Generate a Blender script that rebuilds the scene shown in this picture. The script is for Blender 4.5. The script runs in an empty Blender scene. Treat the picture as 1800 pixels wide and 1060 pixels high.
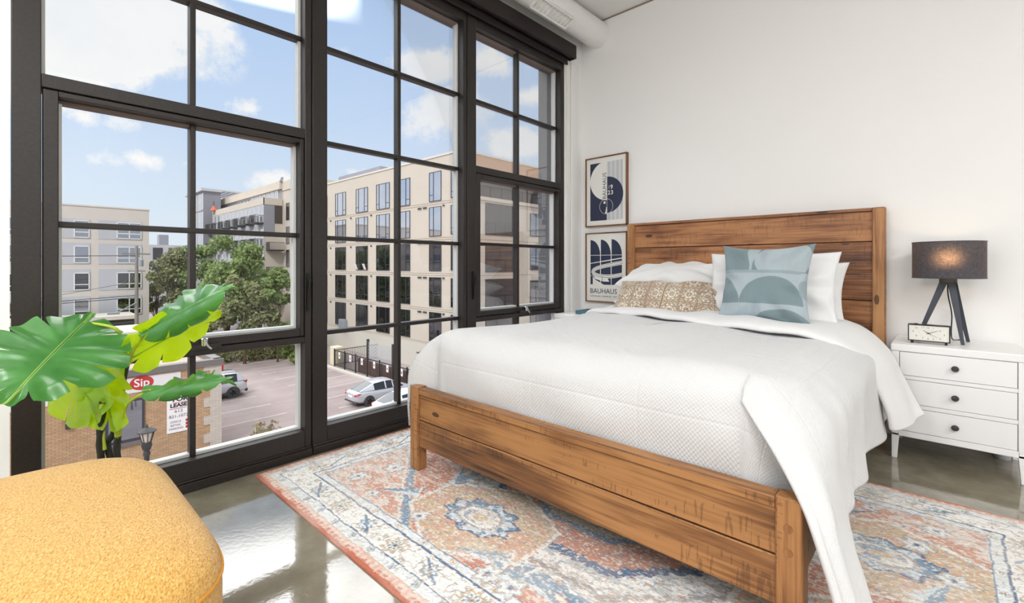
import bpy, bmesh, math, random
import numpy as np
from mathutils import Vector, Matrix, Euler
random.seed(7); np.random.seed(7)
R = math.radians; PI = math.pi
S = bpy.context.scene
COL = S.collection
KIDS = {}

# ------------------------------------------------------------------ camera, sky, sun, exposure
GZ = -8.3                                   # street level, the room is on the third floor
cam_d = bpy.data.cameras.new('camera')
cam_d.sensor_fit = 'HORIZONTAL'; cam_d.sensor_width = 36.0
cam_d.lens = 36.0 * 820.8 / 1800.0
cam_d.shift_y = -63.5 / 1800.0
cam_d.clip_start = 0.02; cam_d.clip_end = 2000
cam = bpy.data.objects.new('camera', cam_d); COL.objects.link(cam)
cam.location = (0, 0, 1.0)
YAW = math.atan2(763, 820.8)
cam.rotation_euler = (R(90), 0, YAW)
S.camera = cam
S.view_settings.view_transform = 'Standard'; S.view_settings.look = 'None'
S.view_settings.gamma = 1.0; S.view_settings.exposure = 0.0
S.view_settings.use_curve_mapping = False
S.cycles.use_denoising = True
S.cycles.max_bounces = 8; S.cycles.diffuse_bounces = 5; S.cycles.glossy_bounces = 4
S.cycles.transparent_max_bounces = 16; S.cycles.transmission_bounces = 4
S.cycles.sample_clamp_indirect = 6.0
S.cycles.caustics_reflective = False; S.cycles.caustics_refractive = False

def lin(r, g, b):
    f = lambda v: (v/255/12.92 if v/255 <= .04045 else ((v/255+.055)/1.055)**2.4)
    return (f(r), f(g), f(b), 1.0)

class NT:
    """tiny node helper"""
    def __init__(self, tree):
        self.t = tree; self.n = tree.nodes; self.l = tree.links
    def new(self, typ, **kw):
        nd = self.n.new(typ)
        for k, v in kw.items():
            if k.startswith('i_'):
                nd.inputs[k[2:].replace('_', ' ')].default_value = v
            else: setattr(nd, k, v)
        return nd
    def link(self, a, b): self.l.new(a, b)
    def val(self, sock, v):
        if isinstance(v, bpy.types.NodeSocket): self.l.new(v, sock)
        else: sock.default_value = v
    def math(self, op, a, b=None, c=None, clamp=False):
        nd = self.n.new('ShaderNodeMath'); nd.operation = op; nd.use_clamp = clamp
        self.val(nd.inputs[0], a)
        if b is not None: self.val(nd.inputs[1], b)
        if c is not None: self.val(nd.inputs[2], c)
        return nd.outputs[0]
    def vmath(self, op, a, b=None):
        nd = self.n.new('ShaderNodeVectorMath'); nd.operation = op
        self.val(nd.inputs[0], a)
        if b is not None: self.val(nd.inputs[1], b)
        return nd.outputs['Value'] if op in ('DISTANCE', 'LENGTH', 'DOT_PRODUCT') else nd.outputs['Vector']
    def sep(self, v):
        nd = self.n.new('ShaderNodeSeparateXYZ'); self.l.new(v, nd.inputs[0]); return nd.outputs
    def comb(self, x, y, z):
        nd = self.n.new('ShaderNodeCombineXYZ')
        for i, v in enumerate((x, y, z)): self.val(nd.inputs[i], v)
        return nd.outputs[0]
    def mix(self, f, a, b):
        nd = self.n.new('ShaderNodeMix'); nd.data_type = 'RGBA'
        self.val(nd.inputs['Factor'], f)
        self.val(nd.inputs[6], a); self.val(nd.inputs[7], b)
        return nd.outputs[2]
    def ramp(self, f, stops):
        nd = self.n.new('ShaderNodeValToRGB'); cr = nd.color_ramp
        while len(cr.elements) < len(stops): cr.elements.new(.5)
        for e, (p, c) in zip(cr.elements, stops):
            e.position = p; e.color = c if not isinstance(c, (int, float)) else (c, c, c, 1)
        self.val(nd.inputs[0], f); return nd.outputs[0]
    def noise(self, vec, scale, detail=3.0, rough=.55, dist=0.0):
        nd = self.n.new('ShaderNodeTexNoise')
        nd.inputs['Scale'].default_value = scale; nd.inputs['Detail'].default_value = detail
        nd.inputs['Roughness'].default_value = rough; nd.inputs['Distortion'].default_value = dist
        if vec is not None: self.l.new(vec, nd.inputs['Vector'])
        return nd.outputs[0]
    def mapping(self, vec, scale=(1, 1, 1), loc=(0, 0, 0), rot=(0, 0, 0)):
        nd = self.n.new('ShaderNodeMapping'); self.l.new(vec, nd.inputs[0])
        nd.inputs['Scale'].default_value = scale; nd.inputs['Location'].default_value = loc
        nd.inputs['Rotation'].default_value = rot
        return nd.outputs[0]
    def obj(self):
        return self.n.new('ShaderNodeTexCoord').outputs['Object']
    def uv(self):
        return self.n.new('ShaderNodeTexCoord').outputs['UV']
    def island(self):
        return self.n.new('ShaderNodeNewGeometry').outputs['Random Per Island']
    def bump(self, h, strength=.3, dist=.01):
        nd = self.n.new('ShaderNodeBump'); nd.inputs['Strength'].default_value = strength
        nd.inputs['Distance'].default_value = dist; self.l.new(h, nd.inputs['Height'])
        return nd.outputs[0]

def pix_dir(px, py):
    F = Vector((-math.sin(YAW), math.cos(YAW), 0)); Rt = Vector((math.cos(YAW), math.sin(YAW), 0))
    return (F + Rt*((px-900)/820.8) + Vector((0, 0, 1))*((466.5-py)/820.8)).normalized()

# sky: blue gradient with cumulus banks sitting in fixed world directions
W = bpy.data.worlds.new('sky'); S.world = W; W.use_nodes = True
wt = NT(W.node_tree); W.node_tree.nodes.clear()
g = wt.new('ShaderNodeTexCoord').outputs['Generated']
gn = wt.vmath('NORMALIZE', g)
sx = wt.sep(gn)
base = wt.ramp(sx[2], [(0.0, lin(232, 242, 250)), (.10, lin(222, 236, 250)), (.28, lin(201, 222, 250)), (.50, lin(178, 207, 246)), (1.0, lin(150, 186, 236))])
warp = wt.noise(gn, 7.0, 9.0, .66)
warp2 = wt.noise(gn, 2.4, 6.0, .6)
blobs = [((120, 20), .24, 1.0), ((170, 120), .13, .7), ((60, 130), .16, .9), ((740, 120), .11, .8), ((790, 190), .13, .9), ((770, 215), .10, .5), ((875, 110), .09, .7), ((900, 250), .09, .8), ((940, 170), .08, .5),
         ((440, 192), .05, .55), ((260, 285), .055, .5), ((200, 283), .05, .35), ((330, 288), .04, .4), ((150, 205), .06, .55), ((205, 212), .06, .5), ((480, 320), .06, .5), ((620, 305), .05, .5), ((600, 90), .045, .35)]
acc = None
for (bx, by), rad, wgt in blobs:
    d = pix_dir(bx, by)
    df = wt.vmath('SUBTRACT', gn, (d.x, d.y, d.z))
    df = wt.vmath('MULTIPLY', df, (1.0, 1.0, 1.9))
    dist = wt.vmath('LENGTH', df)
    w = wt.math('SUBTRACT', 1.0, wt.math('DIVIDE', dist, rad), clamp=True)
    w = wt.math('MULTIPLY', w, wgt)
    acc = w if acc is None else wt.math('MAXIMUM', acc, w)
gen = wt.math('MULTIPLY', wt.math('MAXIMUM', wt.math('GREATER_THAN', sx[0], 0.0), wt.math('MULTIPLY', wt.math('SUBTRACT', -.15, sx[1]), 8.0, clamp=True)), .42)      # broken cloud on the far side of the sky
dm = wt.math('ADD', acc, gen)
cl = wt.math('ADD', dm, wt.math('MULTIPLY', wt.math('SUBTRACT', warp, .5), 1.9))
cl = wt.math('MULTIPLY', wt.math('SUBTRACT', cl, .17), 4.2, clamp=True)
cl = wt.math('MULTIPLY', cl, wt.math('MULTIPLY', dm, 8.0, clamp=True))
shade = wt.ramp(warp2, [(.32, lin(238, 242, 249)), (.55, lin(254, 254, 254))])
skyc = wt.mix(cl, base, shade)
# added bright zone above the visible sky, whitens floor reflections and lights the room
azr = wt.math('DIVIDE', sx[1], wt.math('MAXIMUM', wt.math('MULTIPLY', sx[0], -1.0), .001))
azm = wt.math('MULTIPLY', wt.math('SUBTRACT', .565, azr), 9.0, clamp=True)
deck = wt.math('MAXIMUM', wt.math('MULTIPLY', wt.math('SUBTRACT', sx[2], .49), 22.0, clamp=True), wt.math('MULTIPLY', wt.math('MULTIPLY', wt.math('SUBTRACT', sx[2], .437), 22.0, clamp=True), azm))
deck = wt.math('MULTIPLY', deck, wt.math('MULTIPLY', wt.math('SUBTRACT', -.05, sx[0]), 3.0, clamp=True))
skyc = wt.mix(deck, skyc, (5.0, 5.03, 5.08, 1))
below = wt.math('LESS_THAN', sx[2], 0.0)
skyc = wt.mix(below, skyc, lin(150, 148, 145))
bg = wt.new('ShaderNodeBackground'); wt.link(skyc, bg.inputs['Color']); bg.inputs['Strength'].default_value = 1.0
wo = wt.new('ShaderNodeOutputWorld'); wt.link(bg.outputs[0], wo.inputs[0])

sun_d = bpy.data.lights.new('sun', 'SUN'); sun_d.energy = 2.2; sun_d.angle = R(12); sun_d.color = (1.0, .98, .95)
sun = bpy.data.objects.new('sun', sun_d); COL.objects.link(sun)
sun.rotation_euler = (R(48), 0, R(38)); sun.location = (30, -30, 60)

# added fill lights out of view overhead, brightening the room; panels built further down
FILLS = [((1.1, -1.0, 3.05), 1.3, 82.0), ((2.5, .6, 3.05), .9, 52.0), ((-1.1, -1.9, 3.05), 1.2, 68.0)]
for (p, sz, e) in FILLS:
    ld = bpy.data.lights.new('added_fill_light', 'AREA'); ld.energy = e; ld.shape = 'SQUARE'; ld.size = sz
    ld.color = (.985, .992, 1.0)
    lo = bpy.data.objects.new('added_fill_light', ld); COL.objects.link(lo); lo.location = p

# ------------------------------------------------------------------ materials
def new_mat(name):
    m = bpy.data.materials.new(name); m.use_nodes = True
    m.node_tree.nodes.clear(); t = NT(m.node_tree)
    p = t.new('ShaderNodeBsdfPrincipled'); o = t.new('ShaderNodeOutputMaterial')
    t.link(p.outputs[0], o.inputs[0])
    return m, t, p, o

def mat(name, col, rough=.6, metal=0.0, var=.06, vscale=6.0, bump=0.0, bscale=60.0, ior=1.45, emit=None, estr=0.0, spec=None, bdist=.01):
    m, t, p, o = new_mat(name)
    co = t.obj()
    if var:
        n = t.noise(co, vscale, 4.0)
        d = tuple(max(0, c*(1-var)) for c in col[:3])+(1,); b = tuple(min(1, c*(1+var)) for c in col[:3])+(1,)
        t.link(t.ramp(n, [(.3, d), (.7, b)]), p.inputs['Base Color'])
    else: p.inputs['Base Color'].default_value = col
    p.inputs['Roughness'].default_value = rough; p.inputs['Metallic'].default_value = metal
    p.inputs['IOR'].default_value = ior
    if spec is not None: p.inputs['Specular IOR Level'].default_value = spec
    if bump:
        t.link(t.bump(t.noise(co, bscale, 3.0), bump, bdist), p.inputs['Normal'])
    if emit:
        p.inputs['Emission Color'].default_value = emit; p.inputs['Emission Strength'].default_value = estr
    return m

def glass_mat(name, tint=(.975, .98, .98, 1), refl=.35):
    m = bpy.data.materials.new(name); m.use_nodes = True; m.node_tree.nodes.clear(); t = NT(m.node_tree)
    tr = t.new('ShaderNodeBsdfTransparent'); tr.inputs[0].default_value = tint
    gl = t.new('ShaderNodeBsdfGlossy'); gl.inputs['Roughness'].default_value = 0.0
    fr = t.new('ShaderNodeFresnel'); fr.inputs['IOR'].default_value = 1.5
    mx = t.new('ShaderNodeMixShader'); t.link(t.math('MULTIPLY', fr.outputs[0], refl), mx.inputs[0])
    t.link(tr.outputs[0], mx.inputs[1]); t.link(gl.outputs[0], mx.inputs[2])
    o = t.new('ShaderNodeOutputMaterial'); t.link(mx.outputs[0], o.inputs[0])
    return m

def wood_mat(name, axis, dark, mid, light, scale=1.0, saw=1.0, rough=.5):
    """planks: grain along axis, per-plank offset, knots and saw marks"""
    m, t, p, o = new_mat(name)
    co = t.obj(); isl = t.island()
    off = t.math('MULTIPLY', isl, 37.0)
    x = t.sep(co)
    a = {'x': 0, 'y': 1, 'z': 2}[axis]; oth = [i for i in range(3) if i != a]
    v = t.comb(t.math('MULTIPLY', x[a], 1.0), t.math('ADD', x[oth[0]], off), t.math('ADD', x[oth[1]], off))
    gv = t.mapping(v, (1.6*scale, 24*scale, 24*scale))
    n1 = t.noise(gv, 1.0, 6.0, .62, .6)
    gv2 = t.mapping(v, (3.0*scale, 120*scale, 120*scale))
    n2 = t.noise(gv2, 1.0, 3.0, .6)
    gv3 = t.mapping(v, (2.2, 5.0, 5.0))
    n3 = t.noise(gv3, 1.0, 3.0, .5)
    f = t.math('ADD', t.math('MULTIPLY', n1, .56), t.math('MULTIPLY', n2, .50))
    f = t.math('SUBTRACT', f, .07)
    f = t.math('ADD', f, t.math('MULTIPLY', t.math('SUBTRACT', n3, .5), .75))
    f = t.math('ADD', f, t.math('MULTIPLY', t.math('SUBTRACT', isl, .5), .16))
    c = t.ramp(f, [(.24, dark), (.42, mid), (.58, light), (.80, tuple(min(1, q*1.18) for q in light[:3])+(1,))])
    # knots
    vo = t.new('ShaderNodeTexVoronoi'); vo.inputs['Scale'].default_value = 1.0
    t.link(t.mapping(v, (2.6, 6.5, 6.5)), vo.inputs['Vector'])
    kn = t.math('LESS_THAN', t.math('ADD', vo.outputs['Distance'], t.math('MULTIPLY', t.math('SUBTRACT', n1, .5), .06)), .085)
    c = t.mix(t.math('MULTIPLY', kn, .8), c, tuple(q*.35 for q in dark[:3])+(1,))
    # saw marks: short cuts across the grain, in patches
    sv = t.mapping(v, (105, 13, 13)); s1 = t.noise(sv, 1.0, 2.0, .45)
    patch = t.noise(t.mapping(v, (1.4, 9, 9), (5, 3, 1)), 1.0, 2.0)
    sm = t.math('MULTIPLY', t.math('GREATER_THAN', s1, .595), t.math('GREATER_THAN', patch, .48))
    c = t.mix(t.math('MULTIPLY', sm, .36*saw), c, tuple(q*.55 for q in dark[:3])+(1,))
    t.link(c, p.inputs['Base Color'])
    p.inputs['Roughness'].default_value = rough
    h = t.math('SUBTRACT', t.math('ADD', t.math('MULTIPLY', n2, .5), n1), t.math('MULTIPLY', sm, .8))
    t.link(t.bump(h, .35, .002), p.inputs['Normal'])
    return m

MT = {}
MT['wall'] = mat('white_wall_paint', lin(247, 247, 247), .85, var=.006, vscale=1.2, bump=.03, bscale=220)
MT['ceil'] = mat('white_ceiling_paint', lin(238, 238, 236), .9, var=.01)
MT['trimw'] = mat('white_trim_paint', lin(240, 240, 238), .6, var=.01)
MT['black'] = mat('black_window_frame', lin(40, 35, 33), .42, var=.25, vscale=90, bump=.08, bscale=300, bdist=.002)
MT['blackdk'] = mat('black_gasket', lin(10, 10, 10), .5, var=0)
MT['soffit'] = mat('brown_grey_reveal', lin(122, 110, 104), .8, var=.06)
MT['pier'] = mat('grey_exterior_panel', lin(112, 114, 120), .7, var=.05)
MT['alu'] = mat('pale_glazing_bead', lin(208, 210, 210), .4, var=.02)
MT['glass'] = glass_mat('window_glass')
MT['shade'] = mat('black_shade_cassette', lin(34, 26, 26), .55, var=.2, vscale=60)
MT['chrome'] = mat('chrome', lin(200, 200, 200), .18, 1.0, var=0)
MT['duct'] = mat('white_painted_duct', lin(238, 238, 237), .5, var=.01)
MT['bedwoodx'] = wood_mat('stained_wood_boards', 'x', lin(62, 40, 24), lin(124, 82, 46), lin(164, 116, 70))
MT['headwoodx'] = wood_mat('stained_headboard_planks', 'x', lin(70, 42, 28), lin(136, 88, 56), lin(180, 126, 82), saw=.6)
MT['bedwoodz'] = wood_mat('stained_wood_posts', 'z', lin(80, 51, 29), lin(134, 89, 50), lin(170, 120, 73))
MT['headwoodz'] = wood_mat('stained_headboard_posts', 'z', lin(104, 66, 38), lin(158, 108, 66), lin(192, 142, 94))
MT['darkwood'] = mat('dark_rail', lin(74, 44, 26), .6)
MT['white'] = mat('white_lacquer', lin(243, 243, 244), .35, var=.005)
MT['gap'] = mat('drawer_shadow_gap', lin(60, 60, 62), .8, var=0)
MT['knob'] = mat('dark_metal_knob', lin(62, 62, 64), .45, .3, var=.03)
MT['teal'] = mat('teal_cloth_cover', lin(78, 112, 128), .7, var=.08, bump=.1, bscale=500)
MT['paper'] = mat('paper_pages', lin(235, 232, 222), .8, var=.03)
MT['navy'] = mat('navy_print', lin(47, 53, 78), .6, var=.05)
MT['printgrey'] = mat('pale_print', lin(232, 233, 230), .6, var=.01)
MT['mount'] = mat('print_paper', lin(238, 237, 232), .55, var=.006)
MT['ink'] = mat('dark_ink', lin(40, 42, 54), .6, var=0)
MT['framewood'] = wood_mat('walnut_frame', 'z', lin(80, 52, 30), lin(118, 78, 46), lin(150, 104, 64), scale=2, saw=0)
MT['legdark'] = mat('dark_blue_grey_wood', lin(66, 70, 80), .45, var=.1, vscale=30)
MT['hub'] = mat('brown_hub', lin(112, 92, 80), .5, var=.1)
MT['clockblack'] = mat('black_clock_case', lin(28, 28, 30), .4, var=0)
MT['dial'] = mat('cream_dial', lin(232, 230, 222), .5, var=.02)
MT['clocknum'] = mat('grey_numerals', lin(96, 94, 92), .6, var=0)
MT['stem'] = mat('dark_green_black_stem', lin(40, 44, 38), .6, var=.35, vscale=40, bump=.3, bscale=80)
MT['pot'] = mat('dark_pot', lin(60, 60, 60), .6)
MT['soil'] = mat('potting_soil', lin(60, 45, 35), .95, var=.4, vscale=60, bump=.6, bscale=70)
MT['fillcase'] = mat('fill_panel_white', lin(240, 240, 238), .5, var=0)
# exterior
MT['stucco'] = mat('beige_cladding', lin(198, 189, 177), .85, var=.03, vscale=.6)
MT['stuccoor'] = mat('orange_and_warm_lit_cladding', lin(190, 156, 130), .85, var=.04, vscale=.6)
MT['stuccogr'] = mat('pale_grey_base_cladding', lin(200, 196, 186), .85, var=.03, vscale=.5)
MT['seam'] = mat('dark_cladding_seam', lin(150, 136, 120), .9, var=0)
MT['coping'] = mat('pale_metal_coping', lin(214, 208, 198), .6, var=.02)
MT['extframe'] = mat('dark_exterior_frame', lin(62, 62, 68), .5, var=0)
MT['whiteframe'] = mat('white_exterior_frame', lin(232, 232, 232), .6, var=0)
MT['rail'] = mat('black_railing', lin(44, 42, 44), .5, .2, var=0)
MT['greypanel'] = mat('grey_panel', lin(140, 141, 152), .75, var=.03, vscale=.5)
MT['palegrey'] = mat('pale_grey_panel', lin(186, 188, 196), .8, var=.03, vscale=.5)
MT['palestucco'] = mat('pale_stucco', lin(206, 200, 194), .9, var=.03, vscale=.5)
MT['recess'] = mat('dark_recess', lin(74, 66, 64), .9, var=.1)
MT['conc'] = mat('kerb_concrete', lin(198, 192, 184), .9, var=.06)
MT['line'] = mat('worn_white_paint', lin(200, 192, 188), .9, var=.08, vscale=3)
MT['galv'] = mat('grey_painted_metal', lin(150, 158, 166), .5, .2, var=.05)
MT['creambox'] = mat('cream_metal', lin(226, 216, 190), .6, var=.03)
MT['lattice'] = mat('pale_lattice_metal', lin(188, 190, 196), .5, 0, var=0)
MT['browncl'] = mat('brown_board', lin(112, 84, 74), .8, var=.1)
MT['charcoal'] = mat('charcoal_panel', lin(60, 58, 60), .8, var=.1)
MT['gravel'] = mat('gravel_roof', lin(176, 160, 146), .95, var=.3, vscale=9, bump=.3, bscale=20)
MT['flash'] = mat('grey_coping_metal', lin(122, 118, 116), .55, .3, var=.05)
MT['banner'] = mat('pale_banner', lin(226, 224, 226), .7, var=.02)
MT['red'] = mat('red_paint', lin(190, 48, 48), .6, var=.04)
MT['signwhite'] = mat('white_sign_board', lin(240, 238, 240), .6, var=.02)
MT['signblack'] = mat('black_sign_paint', lin(48, 46, 54), .7, var=.2, vscale=20)
MT['bark'] = mat('bark', lin(84, 70, 60), .95, var=.25, vscale=5, bump=.5, bscale=14)
MT['silver'] = mat('silver_car_paint', lin(196, 198, 206), .28, .35, var=0)
MT['whitecar'] = mat('white_car_paint', lin(232, 232, 234), .28, 0, var=0)
MT['carglass'] = mat('dark_car_glass', lin(46, 52, 58), .05, .3, var=0)
MT['tyre'] = mat('tyre_rubber', lin(38, 36, 37), .85, var=0)
MT['rim'] = mat('alloy_rim', lin(176, 178, 184), .35, .6, var=0)
MT['tail'] = mat('red_tail_light', lin(182, 40, 38), .25, var=0)
MT['plast'] = mat('dark_car_plastic', lin(54, 54, 58), .7, var=0)
MT['wire'] = mat('dark_cable', lin(60, 60, 66), .7, var=0)
MT['pole'] = mat('grey_timber_pole', lin(138, 132, 128), .9, var=.1)
MT['lampiron'] = mat('dark_cast_iron', lin(56, 56, 58), .55, .2, var=.1)
MT['frost'] = mat('frosted_lamp_glass', lin(205, 198, 186), .5, var=.05)

def _mirror_glass(name, tint):
    m, t, p, o = new_mat(name)
    p.inputs['Base Color'].default_value = tint; p.inputs['Metallic'].default_value = 1.0
    co = t.obj(); p.inputs['Roughness'].default_value = .03
    t.link(t.bump(t.noise(co, 1.2, 2.0), .02, .05), p.inputs['Normal'])
    return m
MT['winglass'] = _mirror_glass('reflective_window_glass', lin(206, 210, 222))
MT['winglass2'] = _mirror_glass('dim_window_glass', lin(150, 156, 166))
MT['winglass_dimmed'] = _mirror_glass('dimmed_reflection_glass', lin(112, 114, 122))  # darker tint paints in the dim reflections of the lower window rows
MT['darkglass'] = mat('dark_balcony_glass', lin(70, 68, 70), .15, var=.1)
MT['orange'] = mat('orange_red_canvas', lin(214, 110, 80), .8)

def floor_mat():
    m, t, p, o = new_mat('polished_concrete')
    co = t.obj()
    n = t.noise(co, 1.3, 8.0, .62, .4); n2 = t.noise(co, 9.0, 6.0, .65)
    f = t.math('ADD', t.math('MULTIPLY', n, .7), t.math('MULTIPLY', n2, .3))
    c = t.ramp(f, [(.34, lin(108, 101, 84)), (.5, lin(138, 131, 113)), (.66, lin(166, 160, 144))])
    sp = t.math('GREATER_THAN', t.noise(t.mapping(co, (3, 14, 1)), 1.0, 6.0, .7), .70)
    c = t.mix(t.math('MULTIPLY', sp, .35), c, lin(196, 192, 178))
    t.link(c, p.inputs['Base Color'])
    p.inputs['Roughness'].default_value = .07; p.inputs['IOR'].default_value = 2.5
    t.link(t.bump(t.noise(co, 55.0, 2.0), .035, .004), p.inputs['Normal'])
    return m
MT['floor'] = floor_mat()

def asphalt_mat():
    m, t, p, o = new_mat('asphalt')
    co = t.obj()
    n = t.noise(co, .12, 7.0, .65); n2 = t.noise(t.mapping(co, (.5, .06, 1)), 1.0, 4.0, .6)
    f = t.math('ADD', t.math('MULTIPLY', n, .6), t.math('MULTIPLY', n2, .4))
    t.link(t.ramp(f, [(.35, lin(136, 123, 121)), (.5, lin(156, 143, 141)), (.65, lin(174, 162, 159))]), p.inputs['Base Color'])
    p.inputs['Roughness'].default_value = .95
    return m
MT['asphalt'] = asphalt_mat()

def brick_mat(name, c1, c2, mortar, w=.22, h=.075):
    m, t, p, o = new_mat(name)
    x = t.sep(t.obj())
    v = t.comb(t.math('ADD', x[0], x[1]), x[2], 0.0)
    b = t.new('ShaderNodeTexBrick'); t.link(v, b.inputs['Vector'])
    b.inputs['Scale'].default_value = 1.0; b.inputs['Brick Width'].default_value = w; b.inputs['Row Height'].default_value = h
    b.inputs['Mortar Size'].default_value = .009; b.inputs['Color1'].default_value = c1; b.inputs['Color2'].default_value = c2
    b.inputs['Mortar'].default_value = mortar; b.inputs['Bias'].default_value = -.1
    n = t.noise(v, 2.5, 5.0)
    c = t.mix(t.math('MULTIPLY', n, .35), b.outputs[0], tuple(q*.75 for q in c2[:3])+(1,))
    t.link(c, p.inputs['Base Color']); p.inputs['Roughness'].default_value = .9
    t.link(t.bump(b.outputs['Fac'], -.4, .01), p.inputs['Normal'])
    return m
MT['brick'] = brick_mat('tan_brick', lin(206, 172, 134), lin(182, 146, 112), lin(142, 120, 102))
MT['quoin'] = brick_mat('pale_stone_quoin', lin(212, 204, 192), lin(194, 186, 176), lin(172, 164, 156), .3, .075)

def leaf_tree_mat(name, a, b):
    m, t, p, o = new_mat(name)
    t.link(t.ramp(t.island(), [(0.0, a), (1.0, b)]), p.inputs['Base Color'])
    p.inputs['Roughness'].default_value = .7
    tr = t.new('ShaderNodeBsdfTranslucent'); t.link(t.ramp(t.island(), [(0.0, a), (1.0, b)]), tr.inputs[0])
    mx = t.new('ShaderNodeMixShader'); mx.inputs[0].default_value = .3
    t.link(p.outputs[0], mx.inputs[1]); t.link(tr.outputs[0], mx.inputs[2]); t.link(mx.outputs[0], o.inputs[0])
    return m
MT['foliage'] = leaf_tree_mat('tree_leaves', lin(98, 122, 72), lin(160, 178, 110))
MT['foliage2'] = leaf_tree_mat('olive_tree_leaves', lin(112, 120, 86), lin(162, 166, 118))
MT['foliage3'] = leaf_tree_mat('bronze_shrub_leaves', lin(122, 112, 90), lin(170, 158, 120))
MT['foliage4'] = leaf_tree_mat('light_shrub_leaves', lin(92, 120, 64), lin(156, 172, 104))

def monstera_mat(name='monstera_leaf', ca=lin(44, 112, 50), cb=lin(74, 142, 70), tc=lin(206, 230, 22), tf=.45):
    m, t, p, o = new_mat(name)
    uv = t.uv(); x = t.sep(uv)            # u: across (0 = midrib), v: along the side veins
    n = t.noise(t.obj(), 14.0, 3.0)
    c = t.ramp(n, [(.3, ca), (.7, cb)])
    rib = t.math('LESS_THAN', x[0], .011)
    c = t.mix(t.math('MULTIPLY', rib, .8), c, lin(150, 190, 92))
    t.link(c, p.inputs['Base Color']); p.inputs['Roughness'].default_value = .28
    p.inputs['Coat Weight'].default_value = .5; p.inputs['Coat Roughness'].default_value = .22
    tr = t.new('ShaderNodeBsdfTranslucent'); t.link(t.mix(rib, tc, lin(226, 236, 90)), tr.inputs[0])
    mx = t.new('ShaderNodeMixShader'); mx.inputs[0].default_value = tf
    t.link(p.outputs[0], mx.inputs[1]); t.link(tr.outputs[0], mx.inputs[2]); t.link(mx.outputs[0], o.inputs[0])
    vein = t.math('SINE', t.math('MULTIPLY', x[1], 40.0))
    t.link(t.bump(vein, .25, .004), p.inputs['Normal'])
    return m
MT['monstera'] = monstera_mat(tc=lin(120, 190, 60), tf=.3)
MT['monstera_backlit'] = monstera_mat('backlit_leaf_underside', lin(150, 200, 20), lin(184, 222, 40), lin(214, 240, 20), .6)  # paler underside with the backlit glow put into the colour
MT['petiole'] = mat('leaf_stalk_green', lin(168, 186, 60), .45, var=.1)

def fabric_mat(name, col, cell=None, rough=.9, bump=.4, fine=900, dist=.004, var=.02, trans=0.0):
    m, t, p, o = new_mat(name)
    uv = t.uv(); co = t.obj()
    n = t.noise(co, 7.0, 3.0)
    d = tuple(q*(1-var) for q in col[:3])+(1,)
    t.link(t.ramp(n, [(.3, d), (.7, col)]), p.inputs['Base Color'])
    p.inputs['Roughness'].default_value = rough
    p.inputs['Sheen Weight'].default_value = .15
    h = t.noise(co, fine, 2.0)
    if cell:
        x = t.sep(uv)
        a = t.math('SINE', t.math('MULTIPLY', x[0], 2*PI/cell)); b = t.math('SINE', t.math('MULTIPLY', x[1], 2*PI/cell))
        wf = t.math('MULTIPLY', a, b)
        h = t.math('ADD', t.math('MULTIPLY', h, .25), t.math('MULTIPLY', wf, .5))
        for ax, per, off in ((0, .46, .13), (1, .52, .05)):      # stitched quilting lines
            fr = t.math('FRACT', t.math('ADD', t.math('DIVIDE', x[ax], per), off))
            ln = t.math('SUBTRACT', 1.0, t.math('MULTIPLY', t.math('ABSOLUTE', t.math('SUBTRACT', fr, .5)), 60.0), clamp=True)
            h = t.math('SUBTRACT', h, t.math('MULTIPLY', ln, 1.1))
    t.link(t.bump(h, bump, dist), p.inputs['Normal'])
    return m
MT['waffle'] = fabric_mat('white_waffle_cotton', lin(210, 210, 211), .0145, bump=.38, dist=.004)
MT['cotton'] = fabric_mat('white_cotton', lin(228, 228, 229), None, bump=.12, fine=300, dist=.003)
MT['underlay'] = fabric_mat('grey_white_bed_base_fabric', lin(206, 204, 202), None, bump=.3, fine=300)

def yellow_mat():
    m, t, p, o = new_mat('yellow_woven_upholstery')
    co = t.obj()
    v = t.mapping(co, (1, 1, 1), rot=(0, 0, .3))
    n = t.noise(t.mapping(v, (170, 300, 250)), 1.0, 3.0, .6, .3)
    c = t.ramp(n, [(.3, lin(178, 124, 46)), (.5, lin(214, 164, 80)), (.72, lin(234, 198, 128))])
    t.link(c, p.inputs['Base Color']); p.inputs['Roughness'].default_value = .85
    p.inputs['Sheen Weight'].default_value = .2
    t.link(t.bump(n, .9, .004), p.inputs['Normal'])
    return m
MT['yellow'] = yellow_mat()
MT['yellowpipe'] = mat('yellow_piping', lin(206, 146, 58), .8, var=.1, vscale=80)

def vcol_mat(name, rough=.95, bump=.6, fine=420, dist=.004, attr='Col', sheen=.1):
    m, t, p, o = new_mat(name)
    a = t.new('ShaderNodeAttribute'); a.attribute_name = attr
    t.link(a.outputs['Color'], p.inputs['Base Color']); p.inputs['Roughness'].default_value = rough
    p.inputs['Sheen Weight'].default_value = sheen
    t.link(t.bump(t.noise(t.obj(), fine, 3.0), bump, dist), p.inputs['Normal'])
    return m
MT['rug'] = vcol_mat('woven_rug_pile', .95, .8, 260, .006)
MT['printed'] = vcol_mat('printed_cushion_fabric', .8, .2, 500, .002)

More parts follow.
